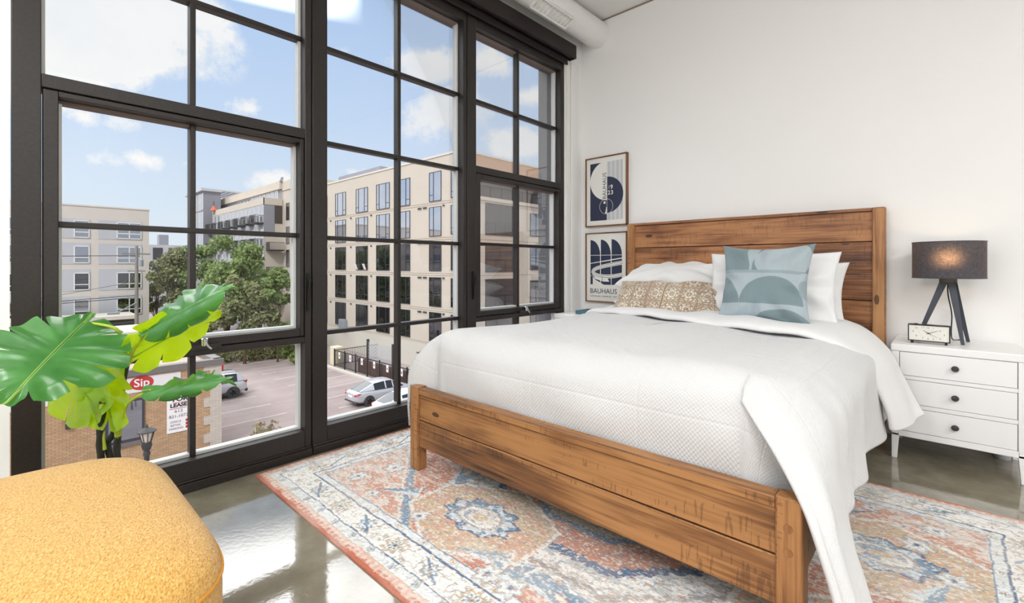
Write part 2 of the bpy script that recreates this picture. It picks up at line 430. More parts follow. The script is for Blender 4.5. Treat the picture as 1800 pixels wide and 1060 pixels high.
def lampshade_mat():
    m, t, p, o = new_mat('dark_linen_lampshade')
    co = t.obj()
    n = t.noise(t.mapping(co, (60, 60, 520)), 1.0, 3.0, .6); n2 = t.noise(t.mapping(co, (420, 420, 40)), 1.0, 2.0)
    f = t.math('ADD', t.math('MULTIPLY', n, .6), t.math('MULTIPLY', n2, .4))
    c = t.ramp(f, [(.3, lin(66, 66, 72)), (.7, lin(92, 92, 100))])
    t.link(c, p.inputs['Base Color']); p.inputs['Roughness'].default_value = .9
    tr = t.new('ShaderNodeBsdfRefraction'); tr.inputs['IOR'].default_value = 1.3; tr.inputs['Roughness'].default_value = 1.0
    t.link(t.ramp(f, [(.38, lin(130, 100, 80)), (.62, lin(250, 206, 168))]), tr.inputs[0])
    mx = t.new('ShaderNodeMixShader'); mx.inputs[0].default_value = .16
    t.link(p.outputs[0], mx.inputs[1]); t.link(tr.outputs[0], mx.inputs[2]); t.link(mx.outputs[0], o.inputs[0])
    return m
MT['lampshade'] = lampshade_mat()
MT['bulb'] = mat('glowing_bulb', lin(255, 230, 200), .4, var=0, emit=(1, .78, .52, 1), estr=7.0)
MT['fillglow'] = mat('fill_panel_glow', lin(250, 250, 250), .5, var=0, emit=(1, .97, .93, 1), estr=1.2)

# ------------------------------------------------------------------ mesh helpers
class MB:
    def __init__(self):
        self.v = []; self.f = []; self.m = []; self.uv = {}; self.cm = 0
    def add(self, verts, faces, mi=None, uvs=None):
        o = len(self.v); self.v += [tuple(p) for p in verts]
        for k, f in enumerate(faces):
            if uvs is not None: self.uv[len(self.f)] = [uvs[i] for i in f]
            self.f.append(tuple(i+o for i in f)); self.m.append(self.cm if mi is None else mi)
        return self
    def box(self, x0, x1, y0, y1, z0, z1, mi=None):
        v = [(x0, y0, z0), (x1, y0, z0), (x1, y1, z0), (x0, y1, z0), (x0, y0, z1), (x1, y0, z1), (x1, y1, z1), (x0, y1, z1)]
        return self.add(v, [(3, 2, 1, 0), (4, 5, 6, 7), (0, 1, 5, 4), (1, 2, 6, 5), (2, 3, 7, 6), (3, 0, 4, 7)], mi)
    def quadbar(self, a, b, wa, wb, mi=None):
        """tapered square bar from a to b; wa, wb = (half x, half y)"""
        a = Vector(a); b = Vector(b); d = (b-a).normalized()
        u = d.cross(Vector((0, 1, 0)));
        if u.length < .1: u = d.cross(Vector((1, 0, 0)))
        u.normalize(); w = d.cross(u).normalized()
        v = []
        for p, (h1, h2) in ((a, wa), (b, wb)):
            v += [p-u*h1-w*h2, p+u*h1-w*h2, p+u*h1+w*h2, p-u*h1+w*h2]
        return self.add(v, [(3, 2, 1, 0), (4, 5, 6, 7), (0, 1, 5, 4), (1, 2, 6, 5), (2, 3, 7, 6), (3, 0, 4, 7)], mi)
    def tube(self, path, r, n=8, mi=None, cap=True):
        path = [Vector(p) for p in path]; rs = r if isinstance(r, (list, tuple)) else [r]*len(path)
        v = []; f = []; prev = None
        for i, p in enumerate(path):
            d = (path[min(i+1, len(path)-1)]-path[max(i-1, 0)]).normalized()
            if prev is None:
                u = d.cross(Vector((0, 0, 1)))
                if u.length < .05: u = d.cross(Vector((1, 0, 0)))
            else: u = prev - d*prev.dot(d)
            u.normalize(); prev = u; w = d.cross(u)
            for k in range(n):
                a = 2*PI*k/n; v.append(p+(u*math.cos(a)+w*math.sin(a))*rs[i])
        for i in range(len(path)-1):
            for k in range(n):
                f.append((i*n+k, i*n+(k+1) % n, (i+1)*n+(k+1) % n, (i+1)*n+k))
        if cap: f.append(tuple(range(n-1, -1, -1))); f.append(tuple((len(path)-1)*n+k for k in range(n)))
        return self.add(v, f, mi)
    def lathe(self, prof, n=32, c=(0, 0, 0), mi=None, axis='z', cap=True):
        v = []; f = []
        for (r, h) in prof:
            for k in range(n):
                a = 2*PI*k/n; x, y = r*math.cos(a), r*math.sin(a)
                p = {'z': (x, y, h), 'y': (x, h, -y), 'x': (h, x, y)}[axis]
                v.append((c[0]+p[0], c[1]+p[1], c[2]+p[2]))
        for i in range(len(prof)-1):
            for k in range(n):
                f.append((i*n+k, i*n+(k+1) % n, (i+1)*n+(k+1) % n, (i+1)*n+k))
        if cap:
            if prof[0][0] > 1e-5: f.append(tuple(range(n-1, -1, -1)))
            if prof[-1][0] > 1e-5: f.append(tuple((len(prof)-1)*n+k for k in range(n)))
        return self.add(v, f, mi)
    def grid(self, P, mi=None, uvs=None, close=False):
        nu, nv = len(P), len(P[0]); v = [p for row in P for p in row]; f = []
        for i in range(nu-1):
            for j in range(nv if close else nv-1):
                j2 = (j+1) % nv
                f.append((i*nv+j, i*nv+j2, (i+1)*nv+j2, (i+1)*nv+j))
        return self.add(v, f, mi, None if uvs is None else [q for row in uvs for q in row])
    def prism(self, pts, d, mi=None):
        """closed polygon pts (3D list) extruded by vector d"""
        n = len(pts); d = Vector(d)
        v = [Vector(p) for p in pts]+[Vector(p)+d for p in pts]
        f = [tuple(range(n-1, -1, -1)), tuple(range(n, 2*n))]+[(i, (i+1) % n, n+(i+1) % n, n+i) for i in range(n)]
        return self.add(v, f, mi)
    def build(self, name, mats, parent=None, smooth=35, bevel=0.0, seg=2, weld=0.0, loc=None):
        me = bpy.data.meshes.new(name); me.from_pydata([tuple(p) for p in self.v], [], self.f)
        if not isinstance(mats, (list, tuple)): mats = [mats]
        for m in mats: me.materials.append(MT[m] if isinstance(m, str) else m)
        if len(mats) > 1: me.polygons.foreach_set('material_index', self.m)
        if self.uv:
            ul = me.uv_layers.new(name='UVMap')
            for pi, uvs in self.uv.items():
                for li, q in zip(me.polygons[pi].loop_indices, uvs): ul.data[li].uv = q
        bm = bmesh.new(); bm.from_mesh(me)
        if weld: bmesh.ops.remove_doubles(bm, verts=bm.verts, dist=weld)
        bmesh.ops.recalc_face_normals(bm, faces=bm.faces)
        bm.to_mesh(me); bm.free()
        if smooth:
            me.polygons.foreach_set('use_smooth', [True]*len(me.polygons)); me.set_sharp_from_angle(angle=R(smooth))
        me.update()
        o = bpy.data.objects.new(name, me); COL.objects.link(o)
        if parent is not None: o.parent = parent; KIDS.setdefault(parent.name, []).append(o)
        if loc is not None: o.location = loc
        if bevel:
            b = o.modifiers.new('bevel', 'BEVEL'); b.width = bevel; b.segments = seg; b.limit_method = 'ANGLE'; b.angle_limit = R(40)
            b.harden_normals = False
        return o

def tag(o, label, cat, group=None, kind=None):
    o['label'] = label; o['category'] = cat
    if group: o['group'] = group
    if kind: o['kind'] = kind
    return o
def thing(name, label, cat, loc=(0, 0, 0), rz=0.0, group=None):
    o = bpy.data.objects.new(name, None); COL.objects.link(o); o.location = loc; o.rotation_euler = (0, 0, rz)
    o.empty_display_size = .1
    return tag(o, label, cat, group)
def struct(o): o['kind'] = 'structure'; return o
def sroot(name, loc=(0, 0, 0)):
    o = bpy.data.objects.new(name, None); COL.objects.link(o); o.location = loc; o['kind'] = 'structure'; return o
def copy_tree(o, parent=None):
    c = o.copy(); COL.objects.link(c)
    if parent is not None: c.parent = parent; KIDS.setdefault(parent.name, []).append(c)
    for ch in list(KIDS.get(o.name, [])): copy_tree(ch, c)
    return c
TXT = {}
def text_geo(s, size, align='CENTER', bold=0.0):
    if (s, align, bold/size) not in TXT: TXT[(s, align, bold/size)] = text_make(s, 1.0, align, bold/size)
    v, f = TXT[(s, align, bold/size)]; return [(p[0]*size, p[1]*size, 0) for p in v], f
def text_make(s, size, align='CENTER', bold=0.0):
    cu = bpy.data.curves.new('txt', 'FONT'); cu.body = s; cu.size = size; cu.align_x = align; cu.align_y = 'CENTER'
    cu.fill_mode = 'FRONT'; cu.resolution_u = 3; cu.offset = bold
    ob = bpy.data.objects.new('txt', cu); COL.objects.link(ob)
    dg = bpy.context.evaluated_depsgraph_get(); me = bpy.data.meshes.new_from_object(ob.evaluated_get(dg))
    v = [tuple(p.co) for p in me.vertices]; f = [tuple(p.vertices) for p in me.polygons]
    bpy.data.objects.remove(ob); bpy.data.curves.remove(cu); bpy.data.meshes.remove(me)
    return v, f
def put_text(mb, s, size, fn, mi, align='CENTER', sx=1.0, bold=0.0):
    """fn maps flat (x, y) to 3D"""
    v, f = text_geo(s, size, align, bold)
    mb.add([fn(p[0]*sx, p[1]) for p in v], f, mi)
def vnoise(x, y, seed=0):
    """smooth 2D value noise in 0..1 on numpy arrays"""
    rs = np.random.RandomState(seed); T = rs.rand(256, 256)
    xi = np.floor(x).astype(int); yi = np.floor(y).astype(int); fx = x-xi; fy = y-yi
    fx = fx*fx*(3-2*fx); fy = fy*fy*(3-2*fy)
    g = lambda a, b: T[a % 256, b % 256]
    return (g(xi, yi)*(1-fx)+g(xi+1, yi)*fx)*(1-fy)+(g(xi, yi+1)*(1-fx)+g(xi+1, yi+1)*fx)*fy
def fbm(x, y, seed=0, o=4):
    s = 0; a = .5; t = 0
    for k in range(o):
        s = s+a*vnoise(x*2**k, y*2**k, seed+k); t += a; a *= .5
    return s/t

for s_, al in (('BAUHAUS', 'CENTER'), ('BAUHAUS', 'LEFT')): text_geo(s_, 1, al)
for s_ in '1 2 3 4 5 6 7 8 9 10 11 12 V U" 612 821-1072 OFFICE RETAIL PARKING'.split(): text_geo(s_, 1)

def wloc(o):
    p = Vector((0, 0, 0))
    while o is not None: p += Vector(o.location); o = o.parent
    return p
def wb(mb, name, mats, parent=None, **kw):
    """build from world coordinates under an unrotated parent"""
    if parent is not None:
        w = wloc(parent); mb.v = [(p[0]-w.x, p[1]-w.y, p[2]-w.z) for p in mb.v]
    return mb.build(name, mats, parent, **kw)

# ------------------------------------------------------------------ room shell
XW, YW, CH = -2.45, 3.57, 3.17          # window wall face, headboard wall face, ceiling height
XR, YF = 3.4, -3.0                      # wall opposite the window, wall behind the camera
struct(wb(MB().box(XW-.27, XR+.15, YF-.15, YW+.15, -.2, 0), 'floor', 'floor'))
struct(wb(MB().box(XW-.27, XR+.15, YF-.15, YW+.15, CH, CH+.2), 'ceiling', 'ceil'))
struct(wb(MB().box(XW-.27, XR+.15, YW, YW+.15, 0, CH), 'wall_back', 'wall'))
struct(wb(MB().box(XR, XR+.15, YF-.15, YW, 0, CH), 'wall_right', 'wall'))
struct(wb(MB().box(XW-.27, XR, YF-.15, YF, 0, CH), 'wall_front', 'wall'))
WY0, WY1, WZ1 = 0.0, 3.31, 2.80         # window opening
m = MB(); m.box(XW-.12, XW, YF, WY0, 0, CH, 0).box(XW-.12, XW, WY1, YW, 0, CH, 0).box(XW-.12, XW, WY0, WY1, WZ1, CH, 0)
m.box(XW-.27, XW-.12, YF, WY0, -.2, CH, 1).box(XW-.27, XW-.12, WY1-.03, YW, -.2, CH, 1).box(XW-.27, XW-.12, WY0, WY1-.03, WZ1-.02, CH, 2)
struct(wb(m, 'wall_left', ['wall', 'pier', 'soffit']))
struct(wb(MB().box(XW-.30, XW-.121, WY0, WY1-.03, -.2, .012), 'trim_2', 'alu'))
m = MB(); m.box(-2.40, 3.4, YW-.014, YW, 0, .085); struct(wb(m, 'baseboard_back', 'trimw', bevel=.004))
# white side channel of the shade and casing beside the window
m = MB(); m.box(XW, XW+.018, 3.325, 3.372, 0, 2.80).box(XW, XW+.030, 3.378, 3.43, 0, 2.80).box(XW, XW+.016, 3.436, 3.50, 0, 2.80)
struct(wb(m, 'trim_1', 'trimw', bevel=.003))
m = MB(); m.box(-2.44, 3.39, YW-.006, YW-.001, CH-.012, CH-.001); struct(wb(m, 'trim_3', 'seam'))
for k, ((lx, ly, lz), sz, e) in enumerate(FILLS):  # ceiling panels added to carry the unseen fill lights
    m = MB(); m.box(lx-sz/2-.03, lx+sz/2+.03, ly-sz/2-.03, ly+sz/2+.03, lz+.055, CH)
    o = struct(wb(m, 'added_fill_panel', 'fillcase'))
    m = MB(); m.box(lx-sz/2, lx+sz/2, ly-sz/2, ly+sz/2, lz+.02, lz+.054); struct(wb(m, 'fill_panel_face', 'fillglow', o))

# ------------------------------------------------------------------ windows: three units side by side
XG = XW-.075                             # glass plane
def bar(m, y0, y1, z0, z1, x1=XW, x0=XW-.115, mi=None): m.box(x0, x1, y0, y1, z0, z1, mi)
def window_unit(n, y0, y1, gl, gr, opening):
    root = sroot('window_%d' % n, (XW, y0, 0))
    fr = MB()
    bar(fr, y0+.003, gl, .0, 2.79); bar(fr, gr, y1-.003, .0, 2.79)
    bar(fr, gl, gr, .0, .135); bar(fr, gl, gr, 2.70, 2.79)
    bar(fr, y0+.003, y1-.003, 0, .042, XW+.016)                     # stepped foot of the frame
    bar(fr, y0+.003, y1-.003, .042, .052, XW+.008)
    fo = wb(fr, 'window_frame', 'black', root, bevel=.003); struct(fo)
    panes = []; beads = MB()
    def bead(a, b, c, d):
        t = .012; x0, x1 = XG-.022, XG+.018
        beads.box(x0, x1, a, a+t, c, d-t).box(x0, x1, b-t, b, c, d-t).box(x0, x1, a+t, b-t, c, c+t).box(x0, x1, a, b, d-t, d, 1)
    def pane(a, b, c, d):
        o = wb(MB().box(XG-.003, XG+.003, a, b, c, d), 'pane', 'glass', root, smooth=0); struct(o); bead(a, b, c, d)
    mun = []
    yc = (gl+gr)/2
    def munt_v(a, c, d):
        o = wb(MB().box(XG-.020, XG+.028, a-.0115, a+.0115, c, d), 'muntin', 'black', root, bevel=.003); struct(o)
    def munt_h(z, a, b):
        o = wb(MB().box(XG-.020, XG+.030, a, b, z-.0115, z+.0115), 'muntin', 'black', root, bevel=.003); struct(o)
    if not opening:
        pane(gl, gr, .135, 2.70); munt_v(yc, .135, 2.70)
        for z in (.630, 1.152, 1.675, 2.197): munt_h(z, gl, gr)
    else:
        tr = MB(); bar(tr, gl, gr, 1.662, 1.712); bar(tr, gl, gr, .598, .628)
        struct(wb(tr, 'transom_bar', 'black', root, bevel=.003))
        pane(gl, gr, 1.712, 2.70); munt_v(yc, 1.712, 2.70); munt_h(2.197, gl, gr)
        pane(gl, gr, .135, .598); munt_v(yc, .135, .598)
        sl, sr = gl+.046, gr-.024
        sa = MB(); x1, x0 = XW-.004, XW-.095
        bar(sa, gl+.004, sl, .632, 1.658, x1, x0); bar(sa, sr, gr-.004, .632, 1.658, x1, x0)
        bar(sa, sl, sr, .632, .671, x1, x0); bar(sa, sl, sr, 1.636, 1.658, x1, x0)
        so = wb(sa, 'sash', 'black', root, bevel=.003); struct(so)
        pane(sl, sr, .671, 1.636); munt_v(yc, .671, 1.636); munt_h(1.158, sl, sr)
        # crank operator on the bottom rail, lock lever on a stile
        cr = MB(); cy = yc+.02; z = .640
        cr.box(XW, XW+.022, cy-.075, cy+.075, z-.014, z+.004, 1)
        cr.lathe([(.0, 0), (.016, 0), (.016, .03), (.011, .034), (0, .034)], 16, (XW+.012, cy+.01, z+.0), 0)
        cr.tube([(XW+.014, cy+.01, z+.024), (XW+.024, cy+.012, z+.018), (XW+.026, cy+.022, z-.004), (XW+.025, cy+.034, z-.016)], [.006, .0065, .0055, .0055], 8, 0)
        cr.tube([(XW+.014, cy+.03, z-.006), (XW+.016, cy+.075, z-.008)], [.004, .004], 8, 1)
        struct(wb(cr, 'crank_handle', ['chrome', 'black'], root))
        lv = MB(); ly = gr+.012 if n == 1 else gl-.030
        lv.box(XW, XW+.008, ly-.008, ly+.008, .76, .96)
        lv.tube([(XW+.012, ly, .78), (XW+.016, ly, .86), (XW+.03, ly+.004, .93)], [.006, .007, .006], 8)
        struct(wb(lv, 'lock_lever', 'blackdk', root))
    struct(wb(beads, 'glazing_bead', ['alu', 'soffit'], root, smooth=0))
    return root
window_unit(1, 0.0, 1.086, .080, 1.050, True)
window_unit(2, 1.086, 2.175, 1.170, 2.140, False)
window_unit(3, 2.175, 3.310, 2.262, 3.258, True)

# roller shade cassette above the windows
t = thing('roller_shade', 'black roller shade cassette running along the top of the tall windows', 'blind', (XW+.05, 1.68, 2.78))
wb(MB().box(XW+.004, XW+.090, .0, 3.365, 2.905, 2.915).box(XW+.080, XW+.090, .0, 3.365, 2.800, 2.906).box(XW+.002, XW+.012, 0, 3.365, 2.80, 2.906)
   .box(XW+.012, XW+.080, 3.355, 3.365, 2.80, 2.906), 'cassette', 'shade', t, bevel=.002)
wb(MB().tube([(XW+.045, .02, 2.842), (XW+.045, 3.35, 2.842)], .030, 16), 'rolled_fabric', 'shade', t)
wb(MB().box(XW+.022, XW+.030, .02, 3.32, 2.758, 2.80).box(XW+.018, XW+.034, .02, 3.32, 2.752, 2.764), 'hem_bar', 'shade', t, bevel=.002)
for y in (1.10, 2.20): wb(MB().box(XW+.014, XW+.020, y, y+.03, 2.79, 2.84), 'bracket', 'chrome', t)

# air duct under the ceiling
t = thing('air_duct', 'white round spiral air duct hung under the ceiling beside the windows', 'duct', (-2.268, 1.0, 3.045))
prof = []; m = MB(); P = []
yy = -2.95; ring = 40
ys = np.linspace(-2.95, YW, 330)
for y in ys:
    ph = (y % .14)/.14; r = .113+(.0018 if ph < .08 else 0)
    P.append([(-2.268+r*math.cos(2*PI*k/ring), y, 3.045+r*math.sin(2*PI*k/ring)) for k in range(ring)])
m.grid(P, close=True); wb(m, 'pipe', 'duct', t, smooth=60)
# outlet grille on the room side, pointing down
a = R(-62); cx, cz = -2.268, 3.045
def onduct(u, w): # u radial distance along the grille axis, w tangential
    return (cx+u*math.cos(a)-w*math.sin(a), cz+u*math.sin(a)+w*math.cos(a))
m = MB()
def gbox(m, u0, u1, w0, w1, y0, y1, mi=0):
    c = [onduct(u0, w0), onduct(u1, w0), onduct(u1, w1), onduct(u0, w1)]
    m.prism([(p[0], y0, p[1]) for p in c], (0, y1-y0, 0), mi)
g0, g1 = 2.62, 3.06
gbox(m, .08, .128, -.055, -.043, g0, g1); gbox(m, .08, .128, .043, .055, g0, g1); gbox(m, .08, .128, -.043, .043, g0, g0+.015); gbox(m, .08, .128, -.043, .043, g1-.015, g1)
wb(m, 'grille_frame', 'duct', t, bevel=.002)
m = MB()
for k in range(9): gbox(m, .113, .122, -.043, .043, g0+.04+k*.045, g0+.046+k*.045)
wb(m, 'grille_blade', 'trimw', t)
for y in (1.1, 2.75):
    for dx, dy, r_ in ((0, 0, .006), (.028, .03, .003)): wb(MB().tube([(-2.268+dx, y+dy, 3.15), (-2.268+dx, y+dy, CH)], r_, 6), 'hanger_rod', 'chrome', t)

# ------------------------------------------------------------------ bed
BX0, BX1, BYF, BYH = -1.925, -.258, 1.336, 3.462
bed = thing('bed', 'wide bed with a stained plank headboard and low plank footboard', 'bed', ((BX0+BX1)/2, (BYF+BYH)/2, 0))
def post(x0, x1, y0, y1, z1, name, mt): return wb(MB().box(x0, x1, y0, y1, .0105 if y0 < 2 else 0, z1), name, mt, bed, bevel=.006, seg=3)
post(BX0, BX0+.064, BYF, BYF+.055, .412, 'footboard_post', 'bedwoodz'); post(BX1-.064, BX1, BYF, BYF+.055, .412, 'footboard_post', 'bedwoodz')
post(BX0, BX0+.062, BYH, BYH+.075, 1.342, 'headboard_post', 'headwoodz'); post(BX1-.062, BX1, BYH, BYH+.075, 1.342, 'headboard_post', 'headwoodz')
m = MB()
m.box(BX0+.060, BX1-.060, BYF+.012, BYF+.042, .2535, .376); m.box(BX0+.060, BX1-.060, BYF+.010, BYF+.042, .125, .2505)
wb(m, 'footboard_panel', 'bedwoodx', bed, bevel=.0035)
wb(MB().box(BX0+.064, BX1-.064, BYF+.002, BYF+.056, .376, .406), 'footboard_cap', 'bedwoodx', bed, bevel=.004)
m = MB()
for z0, z1 in ((1.143, 1.322), (.973, 1.139), (.793, .969), (.613, .789), (.43, .609), (.25, .426)):
    m.box(BX0+.058, BX1-.058, BYH+.020, BYH+.055, z0, z1)
wb(m, 'headboard_panel', 'headwoodx', bed, bevel=.003)
wb(MB().box(BX0+.058, BX1-.058, BYH+.044, BYH+.056, .26, 1.32), 'headboard_backing', 'darkwood', bed)
wb(MB().box(BX0+.062, BX1-.062, BYH+.006, BYH+.070, 1.322, 1.341), 'headboard_cap', 'headwoodx', bed, bevel=.003)
for x0 in (BX0+.012, BX1-.042): wb(MB().box(x0, x0+.030, BYF+.056, BYH, .19, .33), 'side_rail', 'bedwoodx', bed, bevel=.004)
wb(MB().box(BX0+.045, BX1-.045, BYF+.06, BYH-.005, .22, .25), 'slat_base', 'darkwood', bed)
# round wood plugs on the footboard post
for z in (.335, .275): wb(MB().lathe([(.0, -.0025), (.010, -.0025), (.011, .001), (0, .001)], 16, (BX1-.034, BYF, z), axis='y'), 'wood_plug', 'bedwoodz', bed)
mt_ = wb(MB().box(BX0+.075, BX1-.075, BYF+.11, BYH-.01, .252, .585), 'mattress', 'underlay', None, bevel=.13, seg=6)
tag(mt_, 'mattress in the wooden bed, wrapped in plain pale fabric under the comforter', 'mattress')

# comforter -------------------------------------------------------------
def smooth01(t): t = max(0, min(1, t)); return t*t*(3-2*t)
TOPZ = .672
def top_z(x, y):
    u = (x+1.09)/.80; v = (y-1.40)/2.0
    return TOPZ+.020*(1-abs(u)**2.2)*(.3+.7*min(1, v*2.5)) + .010*math.sin(5.1*x+1.2)*math.sin(3.7*y) + .006*math.sin(11*x-3*y)
def contour(n_side=70, n_corner=26, n_front=86, r=.125):
    """outline of the mattress top: head end, window side, foot, door side; returns (x, y, nx, ny, kind)"""
    x0, x1, y0, y1 = BX0+.045, BX1-.045, BYF+.078, 3.30
    pts = []
    for i in range(n_side): t = i/(n_side-1); pts.append((x0, y1+(y0+r-y1)*t, -1, 0, 'L', t))
    for i in range(1, n_corner): a = PI+PI/2*i/n_corner; pts.append((x0+r+r*math.cos(a), y0+r+r*math.sin(a), math.cos(a), math.sin(a), 'LC', i/n_corner))
    for i in range(n_front): t = i/(n_front-1); pts.append((x0+r+(x1-x0-2*r)*t, y0, 0, -1, 'F', t))
    for i in range(1, n_corner): a = 1.5*PI+PI/2*i/n_corner; pts.append((x1-r+r*math.cos(a), y0+r+r*math.sin(a), math.cos(a), math.sin(a), 'RC', i/n_corner))
    for i in range(n_side): t = i/(n_side-1); pts.append((x1, y0+r+(y1-y0-r)*t, 1, 0, 'R', t))
    return pts
CT = contour()
P = []; UV = []
arc = 0
for ci, (x, y, nx, ny, kd, t) in enumerate(CT):
    if ci: arc += math.hypot(x-CT[ci-1][0], y-CT[ci-1][1])
    # hem height and outward push at the hem along the outline
    if kd == 'L': hem, out = .20+.025*math.sin(9*y+.6), .070+.012*math.sin(7*y)*min(1, (y-1.5)*2)-.055*smooth01((y-2.6)/.4)
    elif kd == 'LC':
        hem = float(np.interp(t, [0, .40, .45, .51, .55, 1], [.19, .19, .405, .405, .36, .36])); out = .07+.09*smooth01(t/.30) if t < .42 else .16*(1-smooth01((t-.42)/.20))
    elif kd == 'F': hem, out = .36, -.004
    elif kd == 'RC': hem, out = .36+(.27-.36)*smooth01(t*1.3), .0+.02*t
    else: hem, out = .27, .02
    zt0 = top_z(x, y)
    col = []; uvc = []
    cxm = -1.09
    spine = Vector((cxm, max(y, 2.15), 0))
    inner = 22; rr = .115
    if kd == 'F': rr = .115+.045*math.sqrt(max(0, math.sin(PI*t)))
    ex, ey = x-nx*rr, y-ny*rr
    for k in range(inner):
        f = k/(inner-1); px = spine.x+(ex-spine.x)*f; py = spine.y+(ey-spine.y)*f
        col.append([px, py, top_z(px, py)])
    z_edge = top_z(ex, ey)
    # rounded shoulder then fall
    arcn = 12; drop_r = rr*.85
    for k in range(1, arcn+1):
        a = PI/2*k/arcn
        pre = out*.5*(1-math.cos(a)) if kd in ('L', 'LC') else 0.0
        px = ex+nx*(rr*math.sin(a)+pre); py = ey+ny*(rr*math.sin(a)+pre); pz = z_edge-drop_r*(1-math.cos(a))
        col.append([px, py, pz])
    zs = z_edge-drop_r; nf = 16
    for k in range(1, nf+1):
        f = k/nf; s = math.sin(PI*min(1, f*(1.9 if kd in ('L', 'LC') else 1.0))*.5)
        o = out*(.5+.5*s) if kd in ('L', 'LC') else out*s
        if kd in ('L', 'R', 'LC'): o += .012*math.sin(17*arc+2*math.sin(5*arc))*f*(1 if y < 2.7 or kd == 'R' else .2)
        if kd == 'F': o += .006*math.sin(13*x+1)*math.sin(PI*f)+.012*math.sin(PI*f)*(1-f)
        col.append([x+nx*o, y+ny*o, zs+(hem-zs)*f])
    L = 0
    for k, p in enumerate(col):
        if k: L += (Vector(col[k])-Vector(col[k-1])).length
        if kd == 'F': uvc.append((p[0], 1.4-L+.0))
        else: uvc.append((arc if kd != 'L' else y, L))
    P.append([tuple(p) for p in col]); UV.append(uvc)
# metric uv from world position: planar where flat, along the fall where steep
for i, row in enumerate(P):
    kd = CT[i][4]; L = 0
    for k, p in enumerate(row):
        if kd in ('F', 'LC', 'RC'):
            dz = TOPZ-p[2]; UV[i][k] = (p[0]+CT[i][2]*max(0, dz), p[1]+CT[i][3]*max(0, dz))
        else:
            dz = max(0, TOPZ-p[2]); UV[i][k] = (p[0]+CT[i][2]*dz, p[1])
m = MB(); m.grid(P, uvs=UV)
# hanging corner on the door side: lofted columns from the top edge down to the hem
def lerp3(a, b, f): return tuple(a[i]+(b[i]-a[i])*f for i in range(3))
def bez(p, n):
    out = []
    for k in range(n):
        f = k/(n-1); q = [tuple(v) for v in p]
        while len(q) > 1: q = [lerp3(q[i], q[i+1], f) for i in range(len(q)-1)]
        out.append(q[0])
    return out
def poly_curve(pts, n):
    """Catmull-Rom through pts, n samples"""
    p = [np.array(v, float) for v in pts]; p = [2*p[0]-p[1]]+p+[2*p[-1]-p[-2]]; out = []
    segs = len(p)-3
    for k in range(n):
        u = k/(n-1)*segs; i = min(int(u), segs-1); f = u-i
        a, b, c, d = p[i], p[i+1], p[i+2], p[i+3]
        out.append(tuple(.5*((2*b)+(-a+c)*f+(2*a-5*b+4*c-d)*f*f+(-a+3*b-3*c+d)*f**3)))
    return out
cols = [
    [(-.425, 1.405, .615), (-.385, 1.385, .565), (-.325, 1.345, .505), (-.262, 1.318, .410), (-.222, 1.29, .335), (-.178, 1.275, .20), (-.150, 1.26, .06)],
    [(-.430, 1.440, .650), (-.365, 1.420, .605), (-.285, 1.375, .520), (-.225, 1.345, .415), (-.195, 1.32, .325), (-.152, 1.31, .18), (-.118, 1.30, .04)],
    [(-.435, 1.50, .672), (-.345, 1.48, .640), (-.258, 1.445, .545), (-.212, 1.41, .43), (-.190, 1.39, .32), (-.148, 1.375, .18), (-.110, 1.365, .04)],
    [(-.435, 1.58, .676), (-.330, 1.57, .655), (-.245, 1.545, .560), (-.222, 1.52, .44), (-.206, 1.50, .33), (-.165, 1.48, .21), (-.128, 1.46, .09)],
    [(-.435, 1.70, .678), (-.325, 1.70, .660), (-.238, 1.685, .570), (-.222, 1.665, .45), (-.225, 1.655, .35), (-.214, 1.64, .25), (-.196, 1.63, .165)],
    [(-.435, 1.85, .680), (-.325, 1.85, .662), (-.236, 1.845, .575), (-.232, 1.84, .46), (-.240, 1.835, .37), (-.236, 1.83, .29), (-.228, 1.825, .225)],
    [(-.435, 2.05, .680), (-.325, 2.05, .662), (-.236, 2.05, .575), (-.226, 2.05, .47), (-.226, 2.05, .38), (-.222, 2.05, .30), (-.215, 2.05, .235)],
    [(-.435, 2.30, .680), (-.325, 2.30, .662), (-.236, 2.30, .575), (-.232, 2.30, .47), (-.236, 2.31, .38), (-.238, 2.32, .30), (-.236, 2.33, .232)],
    [(-.435, 2.60, .680), (-.325, 2.60, .662), (-.236, 2.60, .575), (-.222, 2.60, .47), (-.220, 2.61, .38), (-.214, 2.62, .30), (-.206, 2.63, .236)],
    [(-.435, 3.00, .680), (-.325, 3.00, .662), (-.236, 3.00, .575), (-.226, 3.0, .47), (-.226, 3.0, .38), (-.224, 3.0, .30), (-.220, 3.0, .245)],
]
for c in cols[3:]:
    c[0] = (-.46, c[0][1], top_z(-.46, c[0][1])-.012); c[1] = (-.335, c[1][1], .655)
rows = [poly_curve(c, 46) for c in cols]
Q = [poly_curve([r[k] for r in rows], 110) for k in range(46)]      # Q[down][along]
UVq = []
Lacc = [0]*110
for k in range(46):
    u = []
    for j in range(110):
        if k: Lacc[j] += math.dist(Q[k][j], Q[k-1][j])
        u.append((-.435+Lacc[j], 1.45+1.55*j/109))
    UVq.append(u)
Q2 = []
for k in range(46):
    row = []
    for j in range(110):
        p = Q[k][j]; f = k/45
        wv = .010*f*math.sin(j*.42+1.5*math.sin(j*.11))*(1 if j > 6 else j/6)
        row.append((p[0]+.004+wv, p[1], p[2]+.004*(1-f)))
    Q2.append(row)
m.grid(Q2, uvs=UVq)
cf = wb(m, 'comforter', 'waffle', None, smooth=180)
sd = cf.modifiers.new('thickness', 'SOLIDIFY'); sd.thickness = .012; sd.offset = -1
tag(cf, 'white waffle-weave comforter spread over the bed and hanging to the rug', 'comforter')
